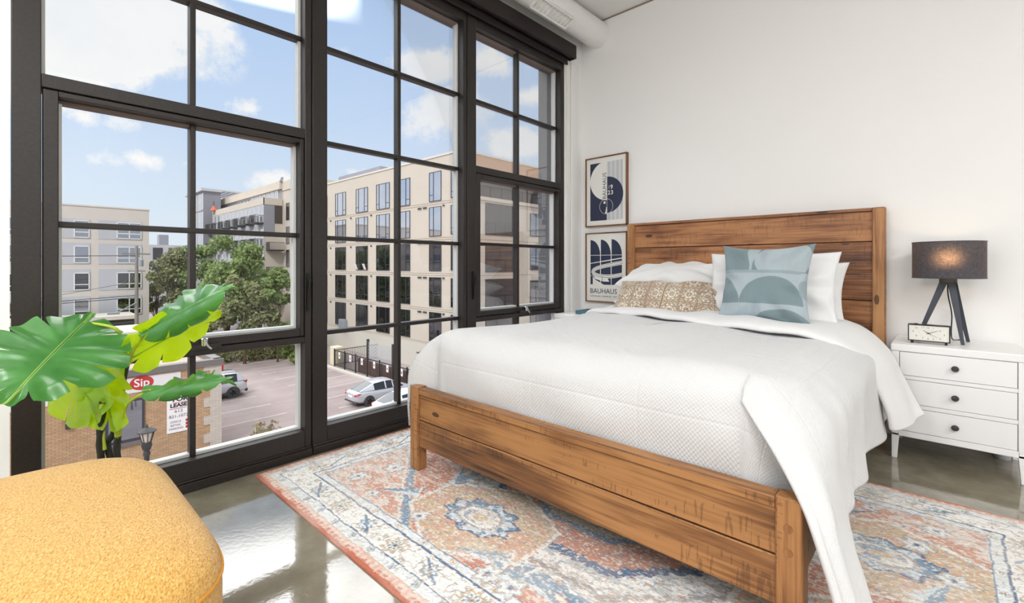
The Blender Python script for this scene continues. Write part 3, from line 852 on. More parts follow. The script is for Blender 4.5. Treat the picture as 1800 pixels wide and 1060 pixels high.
# crumple: a few creases by the footboard corner (part of the cloth, raised folds)
def crease(pts, w):
    mm = MB(); mm.tube(poly_curve(pts, 14), [w*math.sin(PI*(k+.4)/14.2) for k in range(14)], 8); return mm
# turned-down top band lying across the bed below the pillows
bandL = [  # (x, y, z) front edge, window side to door side, then the flare
    (-1.945, 2.86, .33), (-1.935, 2.84, .46), (-1.905, 2.79, .60), (-1.82, 2.735, .672), (-1.66, 2.68, .700), (-1.19, 2.50, .712), (-.75, 2.41, .708), (-.47, 2.375, .694), (-.335, 2.40, .664), (-.245, 2.47, .57), (-.205, 2.53, .46), (-.175, 2.575, .36), (-.165, 2.60, .282)]
bandB = [
    (-1.918, 3.25, .30), (-1.914, 3.24, .44), (-1.895, 3.22, .60), (-1.82, 3.20, .672), (-1.66, 3.18, .695), (-1.19, 3.15, .705), (-.75, 3.12, .705), (-.47, 3.10, .694), (-.325, 3.08, .664), (-.225, 3.045, .57), (-.170, 2.99, .46), (-.120, 2.92, .37), (-.085, 2.87, .31)]
NA, NB = 150, 34
A = poly_curve(bandL, NA); B = poly_curve(bandB, NA)
P = []; UV = []
for i in range(NA):
    row = []; uvr = []
    for k in range(NB):
        f = k/(NB-1); p = lerp3(A[i], B[i], f)
        roll = .026*math.sqrt(max(0, 1-(1-min(1, f/.16))**2))      # rounded front roll
        w = i/(NA-1)
        lift = roll-.008+.006*math.sin(9*p[0]+7*f)+.004*math.sin(23*p[0])
        side = smooth01((w-.66)/.12)+smooth01((.20-w)/.10)*-1
        row.append((p[0]+lift*side, p[1], p[2]+lift*(1-abs(side))+.003)); uvr.append((w*2.6, f*.7))
    P.append(row); UV.append(uvr)
mb_ = MB(); mb_.grid(P, uvs=UV)
fb = mb_.build('folded_edge', 'cotton', cf, smooth=180)
sd = fb.modifiers.new('thickness', 'SOLIDIFY'); sd.thickness = .014; sd.offset = -1
fb['label'] = 'smooth turned-down edge of the comforter'

# ------------------------------------------------------------------ pillows
def pillow_obj(name, w, h, t, mats, loc, rot, label, cat, group=None, pinch=.06, colfn=None, n=70, seed=1, sag=0.0, puff=.5, corner=1.0):
    rs = np.random.RandomState(seed)
    V = []; F = []; C = []
    u = np.linspace(-1, 1, n)
    NZ = vnoise(3.5*u[None, :]+seed*7, 3.5*u[:, None]+3, seed)
    for side in (1, -1):
        for j in range(n):
            for i in range(n):
                a, b = u[i], u[j]
                ex = (1-abs(a)**2.6); ey = (1-abs(b)**2.6)
                th = (max(0, ex)**puff)*(max(0, ey)**puff)
                # sides draw in between the corners
                x = a*w/2*(1-pinch*(1-b*b)*abs(a)**3); z = b*h/2*(1-pinch*(1-a*a)*abs(b)**3)
                ang = math.atan2(b, a); rim = max(abs(a), abs(b))
                wr = .012*math.sin(9*ang+seed)*smooth01((rim-.35)/.4)*(1-smooth01((rim-.9)/.1))
                wr += .008*(NZ[j, i]-.5)
                y = side*(t/2*th+ (wr*min(1, th*2)))
                z -= sag*(1-a*a)*(b > 0)*b
                V.append((x, -y, z)); C.append((a, b, side))
    for s in range(2):
        o = s*n*n
        for j in range(n-1):
            for i in range(n-1):
                q = (o+j*n+i, o+j*n+i+1, o+(j+1)*n+i+1, o+(j+1)*n+i)
                F.append(q if s == 0 else q[::-1])
    mb = MB(); mb.add(V, F, 0, [( (c[0]+1)*w/2, (c[1]+1)*h/2) for c in C])
    ob = mb.build(name, mats, None, smooth=180, weld=0)
    me = ob.data
    if colfn:
        at = me.color_attributes.new('Col', 'FLOAT_COLOR', 'POINT')
        arr = np.array(C); col = colfn(arr[:, 0]*w/2, arr[:, 1]*h/2, arr[:, 2])
        at.data.foreach_set('color', np.concatenate([col, np.ones((len(col), 1))], 1).astype(np.float32).ravel())
    bm = bmesh.new(); bm.from_mesh(me); bmesh.ops.remove_doubles(bm, verts=bm.verts, dist=1e-5); bm.to_mesh(me); bm.free()
    me.polygons.foreach_set('use_smooth', [True]*len(me.polygons))
    ob.location = loc; ob.rotation_euler = rot
    return tag(ob, label, cat, group)
L3 = lambda *c: np.array(lin(*c)[:3])
def blue_pattern(x, z, s):
    dark = L3(119, 137, 143); light = L3(163, 176, 183); mid = L3(142, 158, 164)
    n = len(x); col = np.tile(dark, (n, 1))
    # rows of half discs and a big disc, as on the woven cover
    def put(mask, c): col[mask] = c
    H = .235
    put((z < .055) & (z > -.115), light)
    put(z <= -.115, light)
    # middle row: dark domes rising from z=-.115
    for cx0, r in ((-.235, .135), (.055, .155)):
        put(((x-cx0)**2/(r*1.0)**2+(z+.115)**2/(.145)**2 < 1) & (z > -.115) & (z < .06), dark)
    put((x > .19) & (z < .055) & (z > -.115) & ((x-.235)**2+(z+.03)**2 < .05**2), mid)
    # bottom row
    for cx0, r in ((.11, .15), (-.30, .12)):
        put(((x-cx0)**2/r**2+(z+.265)**2/.125**2 < 1) & (z < -.118), dark)
    # top row
    put((z > .06) & ((x-.100)**2/.135**2+(z-.125)**2/.115**2 < 1), light)
    put((z > .06) & (x < -.02) & (x > -.075) & (np.abs(x+.05) < .006+.028*np.clip((z-.09)/.13, 0, 1)), light)
    put((z > .045) & (z < .062) & (x < .19), mid)
    nz = fbm(x*16+5, z*16+9, 3)[:, None]*.12+.94
    st = 1+.05*(vnoise(x*300, z*30, 5)[:, None]-.5)
    return np.clip(col*nz*st, 0, 1)
def tan_pattern(x, z, s):
    base = L3(206, 192, 172); ink = L3(132, 110, 86); lt = L3(230, 220, 204)
    T = .108; a = (x/T) % 1-.5; b = (z/T+.5) % 1-.5
    r = np.hypot(a, b); th = np.arctan2(b, a)
    k = (np.cos(th*8)*.5+.5)
    d = np.zeros_like(x)
    ring = (np.abs(r-.12-.03*k) < .020) | (np.abs(r-.27-.05*k) < .020) | (np.abs(r-.42+.05*k) < .018)
    spoke = (np.abs(np.sin(th*4)) < .16) & (r > .16) & (r < .40)
    grid = (np.abs(np.abs(a)-.47) < .014) | (np.abs(np.abs(b)-.47) < .014)
    dia = (np.abs(np.abs(a)+np.abs(b)-.62) < .018) | (np.abs(np.abs(a)+np.abs(b)-.78) < .016)
    dots = (np.abs(np.maximum(np.abs(a), np.abs(b))-.055) < .018)
    m_ = (ring | spoke | grid | dia | dots)
    col = np.tile(base, (len(x), 1)); col[(r < .40)] = lt*.96
    col[m_] = ink
    w = fbm(x*9, z*9, 11)[:, None]
    col = col*(1-.25*(w > .56))+L3(140, 104, 84)*.25*(w > .56)
    nz = fbm(x*60, z*60, 8)[:, None]*.25+.86
    return np.clip(col*nz, 0, 1)

PG = 'pillows at the head of the bed'
pillow_obj('pillow', .70, .44, .155, 'cotton', (-1.42, 3.20, .757), (R(-84), 0, R(1)), 'white pillow lying flat underneath the plump white pillow by the headboard', 'pillow', PG, seed=13, puff=.42, pinch=.06)
pillow_obj('pillow', .72, .44, .175, 'cotton', (-1.40, 3.19, .912), (R(-76), 0, R(1)), 'plump white pillow lying on top behind the tan patterned cushion', 'pillow', PG, seed=3, puff=.42, pinch=.09)
pillow_obj('pillow', .66, .40, .14, 'cotton', (-.725, 2.885, .878), (R(-15), 0, R(1)), 'white pillow standing upright directly against the back of the blue cushion', 'pillow', PG, seed=5, pinch=.075)
pillow_obj('pillow', .70, .36, .13, 'cotton', (-.735, 3.065, .848), (R(-20), 0, R(-1)), 'white pillow peeking out low behind the other upright white pillow', 'pillow', PG, seed=8, pinch=.08)
pillow_obj('lumbar_cushion', .72, .265, .13, 'printed', (-1.30, 2.845, .785), (R(-38), 0, R(1)), 'long low cushion with a tan and cream medallion print', 'cushion', 'decorative cushions on the bed', colfn=tan_pattern, n=190, seed=4, pinch=.05)
pillow_obj('throw_cushion', .455, .435, .15, 'printed', (-.705, 2.715, .900), (R(-13), R(0), R(-2)), 'square blue-grey cushion patterned with pale half circles', 'cushion', 'decorative cushions on the bed', colfn=blue_pattern, n=190, seed=2, pinch=.14)

# ------------------------------------------------------------------ nightstands
def nightstand(x, label):
    t = thing('nightstand', label, 'nightstand', (x, 3.345, 0), 0, 'white three-drawer nightstands')
    W2, D0, D1 = .245, -.21, .205
    m = MB()
    m.box(-W2, W2, D0, D1, .555, .593)
    m.build('top', 'white', t, bevel=.006, seg=3)
    m = MB()
    m.box(-W2+.004, -W2+.035, D0+.004, D1, .118, .556).box(W2-.035, W2-.004, D0+.004, D1, .118, .556)
    m.box(-W2+.03, W2-.03, D1-.012, D1, .118, .556).box(-W2+.03, W2-.03, D0+.004, D1, .118, .148)
    m.box(-W2+.03, W2-.03, D0+.006, D0+.03, .415, .434).box(-W2+.03, W2-.03, D0+.006, D0+.03, .270, .290)
    m.build('body', 'white', t, bevel=.002)
    m = MB(); m.box(-W2+.03, W2-.03, D0+.022, D0+.03, .145, .556); m.build('drawer_gap', 'gap', t)
    for z0, z1 in ((.436, .5535), (.292, .413), (.150, .268)):
        d = MB().box(-W2+.0375, W2-.0375, D0+.004, D0+.20, z0, z1).build('drawer', 'white', t, bevel=.0015)
        k = MB().lathe([(0, 0), (.005, 0), (.006, .010), (.013, .016), (.0145, .021), (.012, .026), (0, .028)][::1], 20, (0.0, 0, 0), axis='y')
        k.v = [(p[0], D0+.004-p[1], p[2]+(z0+z1)/2+.002) for p in k.v]
        k.build('knob', 'knob', d)
    for sx in (-1, 1):
        for yy in (D0+.004, D1-.034):
            m = MB(); xo = sx*(W2-.004); xi = sx*(W2-.035); xb = sx*(W2-.026)
            v = [(xo, yy, .13), (xi, yy, .13), (xi, yy+.032, .13), (xo, yy+.032, .13), (xo, yy, .0), (xb, yy, .0), (xb, yy+.026, .0), (xo, yy+.026, .0)]
            m.add(v, [(0, 1, 2, 3), (4, 7, 6, 5), (0, 4, 5, 1), (1, 5, 6, 2), (2, 6, 7, 3), (3, 7, 4, 0)])
            m.build('leg', 'white', t, bevel=.002)
    return t
nightstand(.032, 'white three-drawer nightstand carrying the lamp and the clock')
nightstand(-2.186, 'white nightstand in the corner under the framed prints, mostly hidden by the bed')

# teal book on the far nightstand
t = thing('book', 'teal cloth-bound book lying on the nightstand under the framed prints', 'book', (-2.13, 3.33, .593), R(4))
m = MB(); m.box(-.145, .145, -.10, .10, 0, .004).box(-.145, .145, -.10, .10, .027, .031).box(-.145, .145, -.102, -.097, 0, .031)
m.build('cover', 'teal', t, bevel=.001)
MB().box(-.138, .138, -.096, .096, .0042, .0268).build('pages', 'paper', t)
t = thing('booklet', 'thin dark slate booklet lying on top of the teal book', 'book', (-2.06, 3.35, .6241), R(-6))
MB().box(-.12, .12, -.08, .08, 0, .003).box(-.12, .12, -.08, .08, .008, .011).box(-.121, -.118, -.08, .08, 0, .011).build('cover', 'legdark', t)
MB().box(-.116, .116, -.077, .077, .0032, .0078).build('pages', 'paper', t)

# ------------------------------------------------------------------ tripod lamp
LX, LY, LZ = .008, 3.365, .593
t = thing('table_lamp', 'tripod table lamp with a dark drum shade, glowing, on the white nightstand', 'lamp', (LX, LY, LZ))
m = MB(); n = 64; P = []
for z in np.linspace(.340, .530, 12): P.append([(.145*math.cos(2*PI*k/n), .145*math.sin(2*PI*k/n), z) for k in range(n)])
m.grid(P, close=True); sh = m.build('lamp_shade', 'lampshade', t, smooth=80)
for z in (.341, .529): MB().tube([(.1455*math.cos(2*PI*k/48), .1455*math.sin(2*PI*k/48), z) for k in range(49)], .0022, 6, cap=False).build('shade_ring', 'legdark', sh)
m = MB()
for a_ in (0, 2.1, 4.2): m.tube([(.0, .0, .50), (.144*math.cos(a_), .144*math.sin(a_), .527)], .0015, 5)
m.build('shade_spider', 'legdark', sh)
MB().lathe([(0, .318), (.034, .318), (.036, .322), (.036, .338), (.03, .342), (0, .342)], 28).build('hub', 'hub', t)
MB().lathe([(0, .342), (.014, .342), (.014, .40), (.012, .405), (0, .405)], 16).build('socket', 'clockblack', t)
MB().lathe([(0, .405), (.013, .408), (.018, .43), (.026, .452), (.026, .468), (.017, .483), (0, .489)], 20).build('bulb', 'bulb', t)
for top, bot in (((-.016, -.010, .325), (-.125, -.012, .0)), ((.012, -.018, .325), (.055, -.052, .0)), ((.018, .014, .325), (.078, .105, .0))):
    m = MB(); m.quadbar(Vector(top), Vector(bot)+Vector((0, 0, .0)), (.016, .009), (.0075, .006)); m.v = [(p[0], p[1], max(p[2], 0)) for p in m.v]
    m.build('leg', 'legdark', t, bevel=.001)
m = MB(); m.tube(poly_curve([(-.002, .0, .32), (.0, .015, .25), (.014, .02, .15), (.012, .05, .05), (.02, .12, .004), (.06, .165, .004)], 30), .0028, 8); m.build('power_cord', 'clockblack', t)
ld = bpy.data.lights.new('lamp_bulb_light', 'POINT'); ld.energy = 2.4; ld.color = (1, .74, .48); ld.shadow_soft_size = .03
lo = bpy.data.objects.new('lamp_bulb_light', ld); COL.objects.link(lo); lo.location = (LX, LY, LZ+.45)

# ------------------------------------------------------------------ alarm clock
t = thing('alarm_clock', 'small rectangular black alarm clock with a cream dial beside the lamp', 'clock', (-.066, 3.235, .593), R(-1))
w, h, d = .082, .098, .048        # half width, height, depth
m = MB(); z0, z1 = .012, .012+h-.012
m.box(-w, w, .004, d, z0, z1)
m.box(-w, w, -.002, .006, z0, z0+.0045).box(-w, w, -.002, .006, z1-.0045, z1).box(-w, -w+.0045, -.002, .006, z0, z1).box(w-.0045, w, -.002, .006, z0, z1)
m.build('case', 'clockblack', t, bevel=.001)
MB().box(-w+.004, w-.004, .0015, .005, z0+.004, z1-.004).build('dial', 'dial', t)
for sx in (-1, 1):
    for yy in (.003, .036): MB().box(sx*.066-.005, sx*.066+.005, yy, yy+.009, 0, .0125).build('foot', 'clockblack', t)
m = MB(); cz = (z0+z1)/2
ffn = lambda ox, oz: (lambda x, y: (ox+x, .0012, oz+y))
px = lambda u, v: ((u-404)/297*2*w*.98, cz-(v-755)/140*(z1-z0)*.95)
for s, u, v in (('12', 398, 708), ('1', 437, 708), ('2', 485, 727), ('3', 513, 763), ('4', 485, 797), ('5', 437, 803), ('6', 400, 803), ('7', 362, 799), ('8', 315, 783), ('9', 291, 746), ('10', 313, 713), ('11', 362, 706)):
    ox, oz = px(u, v); put_text(m, s, .0125, ffn(ox, oz), 0)
    ix, iz = ox*.62, cz+(oz-cz)*.62
    m.box(ix-.0008, ix+.0008, .0010, .0014, iz-.0008, iz+.0008)
m.build('numerals', 'clocknum', t, smooth=0)
m = MB()
def hand(m, ang, L, wd, y):
    dx, dz = math.sin(ang), math.cos(ang); c = (0, cz)
    m.prism([(-dx*.010+dz*wd, y, cz-dz*.010-dx*wd), (-dx*.010-dz*wd, y, cz-dz*.010+dx*wd), (dx*L-dz*wd*.5, y, cz+dz*L+dx*wd*.5), (dx*L+dz*wd*.5, y, cz+dz*L-dx*wd*.5)], (0, -.0006, 0))
hand(m, R(-55), .026, .0013, .0004); hand(m, R(66), .042, .0010, -.0004)
m.lathe([(0, -.0016), (.003, -.0016), (.003, .001), (0, .001)], 12, (0, 0, cz), axis='y')
m.build('clock_hands', 'clockblack', t, smooth=0)
m = MB(); hand(m, R(118), .040, .0005, -.0012); m.build('second_hand', 'clockblack', t, smooth=0)
MB().tube([(-.05, .02, z1), (-.05, .02, z1+.004)], .008, 12).build('button', 'clockblack', t)

# adapter on the floor beneath the nightstand
t = MB().lathe([(0, 0), (.028, 0), (.032, .006), (.032, .05), (.026, .058), (0, .060)], 24, (0, 0, 0)).build('power_adapter', 'palegrey', None)
t.location = (.215, 3.50, 0); tag(t, 'pale rounded adapter on the floor at the wall under the nightstand with the lamp', 'adapter')

# ------------------------------------------------------------------ framed prints
FX0, FX1 = -2.383, -1.968
def picture(name, z0, z1, label):
    t = thing(name, label, 'picture', ((FX0+FX1)/2, YW-.002, z0), 0, 'framed prints beside the bed')
    w = (FX1-FX0)/2; h = z1-z0; m = MB()
    m.box(-w, -w+.010, -.034, 0, 0, h).box(w-.010, w, -.034, 0, 0, h).box(-w, w, -.034, 0, 0, .010).box(-w, w, -.034, 0, h-.010, h)
    m.build('frame', 'framewood', t, bevel=.001)
    MB().box(-w+.008, w-.008, -.024, -.002, .008, h-.008).build('paper', 'mount', t)
    return t, w, h
YP = -.0246
def disc(cx, cz, r, a0, a1, y=YP, n=48):
    return [(cx+r*math.cos(R(a0+(a1-a0)*k/n)), y, cz+r*math.sin(R(a0+(a1-a0)*k/n))) for k in range(n+1)]
def flat(m, pts, mi): m.add(pts, [tuple(range(len(pts)))], mi)
def rect(m, x0, x1, z0, z1, y, mi): flat(m, [(x0, y, z0), (x1, y, z0), (x1, y, z1), (x0, y, z1)], mi)
MT['stripe'] = mat('pale_striped_print', lin(204, 208, 212), .6, var=0)
def stripe_mat():
    m, t_, p, o = new_mat('soft_vertical_stripes'); x = t_.sep(t_.obj())
    s = t_.math('SINE', t_.math('MULTIPLY', x[0], 2*PI/.042))
    t_.link(t_.ramp(t_.math('ADD', t_.math('MULTIPLY', s, .5), .5), [(.2, lin(192, 197, 204)), (.8, lin(216, 216, 214))]), p.inputs['Base Color']); p.inputs['Roughness'].default_value = .55
    return m
MT['stripe'] = stripe_mat()
t, w, h = picture('framed_print', 1.343, 1.956, 'framed print of a cream disc over navy with BAUHAUS lettered upward')
m = MB(); cx = .012; L0, R0 = -.160, .165; B0, T0 = .052, .560
rect(m, L0, cx, B0, T0, YP, 0); rect(m, cx, R0, B0, T0, YP, 2)
flat(m, disc(cx, .398, .172, 90, 270, YP-.0004), 1)               # cream half disc
rect(m, cx-.0012, cx+.0012, B0, T0, YP-.0008, 1)
flat(m, disc(cx, .272, .158, -90, 90, YP-.0004), 0)               # navy half disc
put_text(m, 'BAUHAUS', .052, lambda x, y: (cx-.024-y, YP-.0012, .352+x), 0, sx=1.0)
put_text(m, '1', .05, lambda x, y: (cx+.020+x, YP-.0012, .335+y), 2, sx=1.0)
put_text(m, '9', .05, lambda x, y: (cx+.046+x, YP-.0012, .335+y), 1, bold=.001)
put_text(m, '2', .05, lambda x, y: (cx+.020+x, YP-.0012, .288+y), 1, bold=.001)
put_text(m, '3', .05, lambda x, y: (cx+.050+x, YP-.0012, .288+y), 1, bold=.001)
ccx, ccz, cr = cx-.008, .172, .066
mm = [(ccx+cr*math.cos(2*PI*k/60), YP-.0012, ccz+cr*math.sin(2*PI*k/60)) for k in range(61)]
m.tube(mm, .0014, 4, 1, cap=False)
rect(m, ccx-.026, ccx-.006, ccz+.024, ccz+.044, YP-.0013, 1); rect(m, ccx-.010, ccx+.006, ccz-.062, ccz-.044, YP-.0013, 1); rect(m, ccx-.004, ccx+.008, ccz-.044, ccz-.024, YP-.0013, 1); rect(m, ccx, ccx+.008, ccz-.024, ccz-.006, YP-.0013, 1)
m.build('print', ['navy', 'mount', 'stripe'], t, smooth=0)
t, w, h = picture('framed_print', .676, 1.289, 'framed print of three navy quarter arches over a curved track, BAUHAUS below')
m = MB(); z = lambda v: h*(1-(v-75)/900)                          # zoomed-crop row to height
L0, R0 = -.158, .165; B0, T0 = .155, .555
aw = .100
for k in range(3):
    x0 = L0+k*(aw+.0075); x1 = x0+aw
    flat(m, [(x0, YP, .415), (x1, YP, .415)]+[(x0+aw*math.cos(R(q)), YP, .415+.135*math.sin(R(q))) for q in range(0, 91, 5)], 0)
    rect(m, x0, x1, B0, .412, YP, 0)
rect(m, L0, R0, .4115, .4155, YP-.0005, 1); rect(m, L0+aw, L0+aw+.0075, B0+.1, T0, YP-.0002, 1); rect(m, L0+2*aw+.0075, L0+2*aw+.015, B0+.1, T0, YP-.0002, 1)
flat(m, [(L0, YP-.0006, .345), (L0, YP-.0006, .338), (R0, YP-.0006, .383), (R0, YP-.0006, .392)], 1)
def band(pts, wd, mi, y):
    c = poly_curve([(p[0], 0, p[1]) for p in pts], 40); P = []
    for i, p in enumerate(c):
        q0 = c[max(i-1, 0)]; q1 = c[min(i+1, 39)]; dx, dz = q1[0]-q0[0], q1[2]-q0[2]; L = math.hypot(dx, dz) or 1
        wv = wd(i/39) if callable(wd) else wd
        P.append([(p[0]-dz/L*wv, y, p[2]+dx/L*wv), (p[0]+dz/L*wv, y, p[2]-dx/L*wv)])
    m.grid(P, mi)
trk = [(R0-.002, .348), (.05, .330), (-.06, .308), (-.120, .285), (-.128, .258), (-.09, .238), (-.02, .228), (.07, .230), (R0-.002, .246)]
flat(m, [(-.132, YP-.0004, .275), (-.135, YP-.0004, .255), (-.110, YP-.0004, .205), (-.03, YP-.0004, .182), (.035, YP-.0004, .182), (.01, YP-.0004, .225), (-.06, YP-.0004, .235), (-.115, YP-.0004, .262)], 1)
flat(m, [(-.125, YP-.0005, .155), (-.122, YP-.0005, .205), (-.05, YP-.0005, .170), (-.02, YP-.0005, .155)], 1)
flat(m, [(-.134, YP-.0003, .155), (-.134, YP-.0003, .23), (-.110, YP-.0003, .20), (-.110, YP-.0003, .155)], 1)
rect(m, L0, -.125, .231, .234, YP-.0005, 1)
band(trk, .0165, 1, YP-.0008); band(trk, .0095, 0, YP-.0011); band(trk, .0062, 1, YP-.0014)
rect(m, -.038, -.034, .180, .226, YP-.0015, 0)
put_text(m, 'BAUHAUS', .062, lambda x, y: (L0-.004+x, YP-.0008, .096+y), 0, 'LEFT', .98)
put_text(m, 'AUSSTELLUNG - WEIMAR JULI - SEPT', .0165, lambda x, y: (L0-.002+x, YP-.0008, .052+y), 0, 'LEFT', 1.0)
m.build('print', ['navy', 'mount'], t, smooth=0)

# ------------------------------------------------------------------ yellow ottoman
OX0, OX1, OY0, OY1, OT = -1.80, -.935, -.57, .303, .462
ocx, ocy = (OX0+OX1)/2, (OY0+OY1)/2; ohx, ohy = (OX1-OX0)/2, (OY1-OY0)/2
t = thing('ottoman', 'large rounded ottoman in mustard yellow woven fabric by the window', 'ottoman', (ocx, ocy, 0))
def sq(a, k=1.0, e=5.5):
    c, s = math.cos(a), math.sin(a); q = (abs(c)**e+abs(s)**e)**(-1/e); return (ohx*k*c*q, ohy*k*s*q)
n = 128; P = []
prof = [(.02, OT+.030), (.2, OT+.029), (.4, OT+.026), (.6, OT+.020), (.75, OT+.012), (.86, OT+.003), (.93, OT-.012), (.97, OT-.026), (.99, OT-.044), (.996, OT-.058)]
for k, z in prof: P.append([(*sq(2*PI*i/n, k), z) for i in range(n)])
m = MB(); m.grid(P, close=True); m.add([(*sq(2*PI*i/n, .02), OT+.030) for i in range(n)], [tuple(range(n))]); m.build('seat_top', 'yellow', t, smooth=80)
P = []
for k, z in [(.996, OT-.060), (1.0, OT-.09), (1.0, .25), (.995, .12), (.98, .075), (.95, .062)]: P.append([(*sq(2*PI*i/n, k), z) for i in range(n)])
m = MB(); m.grid(P, close=True); m.add([(*sq(2*PI*i/n, .95), .062) for i in range(n)], [tuple(range(n))]); m.build('side', 'yellow', t, smooth=80)
m = MB(); m.tube([(*sq(2*PI*i/n, .998), OT-.059) for i in range(n+1)], .0038, 8, cap=False); m.build('piping', 'yellowpipe', t)
for sx in (-1, 1):
    for sy in (-1, 1): MB().lathe([(0, 0), (.018, 0), (.022, .065), (0, .065)], 16, (sx*.28, sy*.28, 0)).build('foot', 'clockblack', t)

# ------------------------------------------------------------------ monstera
def leaf_mesh(L, Wd, droop, fold, curl, nl=6, seed=0, tipdroop=0.0, slit=.5, holes=True, rollside=0):
    """heart-shaped split leaf: midrib along +Y from the stalk at the origin, top side +Z"""
    rs = random.Random(seed); mb = MB()
    def mid(tau): return .0+tau*1.0
    def halfw(s):   # s 0..1 along the margin from basal lobe to tip
        return math.sin(PI*min(1, s*.86+.14))**.72*(1-.30*s)
    def margin(s):  # margin point (x, y) of the flat blade
        a = R(-118+s*208)               # swings from behind the stalk to the tip
        x = .50*math.cos(a)*(1 if True else 1); y = .46+.60*math.sin(a)
        if s > .62: f = (s-.62)/.38; x *= 1-.55*f; y = y+.10*f*f
        return (max(0, x)+(.05 if s < .08 else 0)*(1-s/.08), y)
    taus = [0.0]+[(k+.15+.2*rs.random())/nl for k in range(1, nl)]+[1.0]
    for sgn in (1, -1):
        for k in range(nl):
            t0, t1 = taus[k], taus[k+1]; na, nr = 12, 16
            ss = slit+.14*rs.random(); P = []; UV = []
            for r in range(nr+1):
                rho = r/nr; w = max(0, (rho-ss)/(1-ss)); wl = .008*w**.7+.008*w*w; row = []; uvr = []
                for a in range(na+1):
                    q = a/na; lo = t0+(wl if k > 0 else 0); hi = t1-(wl if k < nl-1 else 0)
                    s = lo+(hi-lo)*q; mx, my = margin(s)
                    shrink = 1-(.025*abs(2*q-1)**4 if 0 < k < nl-1 else .012*abs(2*q-1)**4)*w
                    myb = .03+s*.93 if s > .12 else .03+s*.93
                    x = mx*rho*shrink; y = myb+(my-myb)*(rho**1.15)*shrink
                    # shape in 3D
                    X = x*Wd; Y = y*L
                    u = abs(x)/.5
                    Z = fold*Wd*u*1.0-curl*Wd*u*u-droop*L*(max(0, y)**2)-tipdroop*L*max(0, y-.6)**2
                    Z += .012*math.sin(rho*3+k*1.7)*w+.010*math.cos(2*PI*q)*rho*.8
                    Xs = X
                    if rollside and sgn == rollside:
                        ang = min(2.9, u*2.6); Xs = Wd*.13*math.sin(ang); Z = Z*.2-Wd*.13*(1-math.cos(ang))
                    row.append((sgn*Xs, Y, Z)); uvr.append((x, s*1.0))
                P.append(row); UV.append(uvr)
            if sgn < 0: P = [r_[::-1] for r_ in P]; UV = [r_[::-1] for r_ in UV]
            mb.grid(P, uvs=UV)
    # raised midrib
    mb.tube([(0, (.03+.93*k/12)*L, -droop*L*(.03+.93*k/12)**2-tipdroop*L*max(0, .03+.93*k/12-.6)**2) for k in range(13)], [.0028*(1-.75*k/12) for k in range(13)], 6)
    return mb
PX, PY = -2.045, .245
plant = thing('potted_plant', 'artificial split-leaf monstera standing between the window and the yellow ottoman', 'plant', (PX, PY, 0))
MB().lathe([(0, 0), (.085, 0), (.10, .02), (.125, .22), (.130, .235), (.118, .235), (.112, .20), (0, .20)], 32).build('pot', 'pot', plant)
MB().lathe([(0, .205), (.05, .212), (.11, .203)], 24).build('soil', 'soil', plant)
def pixpt(px_, py_, t_):
    d = pix_dir(px_, py_); F = Vector((-math.sin(YAW), math.cos(YAW), 0)); d = d/d.dot(F)
    return Vector((0, 0, 1))+d*t_
def local(p): return Vector(p)-Vector((PX, PY, 0))
def put_leaf(base, tip, normal, L, Wd, mt='monstera', **kw):
    base = Vector(base); y = (Vector(tip)-base).normalized(); nrm = Vector(normal); z = (nrm-y*nrm.dot(y)).normalized(); x = y.cross(z)
    M = Matrix((x, y, z)).transposed().to_4x4(); M.translation = local(base)
    mb = leaf_mesh(L, Wd, **kw); mb.v = [tuple(M @ Vector(p)) for p in mb.v]
    return mb.build('leaf', mt, plant, smooth=60, weld=1e-4)
def leaf_px(b, tb, e, te, ncam, nup, nside, Wd, **kw):
    B, T = pixpt(*b, tb), pixpt(*e, te)
    d = pix_dir(*b); rt = Vector((math.cos(YAW), math.sin(YAW), 0))
    n = -d*ncam+Vector((0, 0, 1))*nup+rt*nside
    return put_leaf(B, T, n, (T-B).length, Wd, **kw)
leaf_px((150, 566), 1.52, (26, 678), 1.27, .75, .85, -.05, .36, droop=.10, fold=.05, curl=.16, nl=7, seed=1, slit=.50)
leaf_px((262, 577), 1.58, (390, 506), 1.62, .55, .70, -.30, .27, droop=.06, fold=.10, curl=.14, nl=6, seed=2, slit=.60, rollside=1)
leaf_px((266, 685), 1.50, (390, 662), 1.50, .30, .95, .05, .18, droop=.10, fold=.06, curl=.12, nl=6, seed=3, slit=.62, rollside=1)
leaf_px((229, 630), 1.58, (368, 554), 1.72, -.75, .65, .1, .22, mt='monstera_backlit', droop=.03, fold=.06, curl=.05, nl=5, seed=4, slit=.55)
leaf_px((170, 716), 1.52, (88, 622), 1.62, -.85, .55, -.1, .24, mt='monstera_backlit', droop=.04, fold=.06, curl=.06, nl=5, seed=5, slit=.55)
leaf_px((200, 740), 1.53, (158, 612), 1.56, -.85, .5, .45, .19, mt='monstera_backlit', droop=.06, fold=.06, curl=.06, nl=5, seed=6, slit=.6)
def stem_px(pts, r, mt, name):
    m = MB(); c = poly_curve([local(pixpt(x, y, t_)) for x, y, t_ in pts], 26)
    rr = [r*(1.0+.08*math.sin(k*1.3)) for k in range(26)] if not isinstance(r, tuple) else [r[0]+(r[1]-r[0])*k/25 for k in range(26)]
    m.tube(c, rr, 10); return m.build(name, mt, plant)
soil = lambda dx, dy: (proj_px(PX+dx, PY+dy, .2))
def proj_px(x, y, z):
    F = Vector((-math.sin(YAW), math.cos(YAW), 0)); Rt = Vector((math.cos(YAW), math.sin(YAW), 0)); p = Vector((x, y, z-1))
    t_ = p.dot(F); return (900+820.8*p.dot(Rt)/t_, 466.5-820.8*p.z/t_, t_)
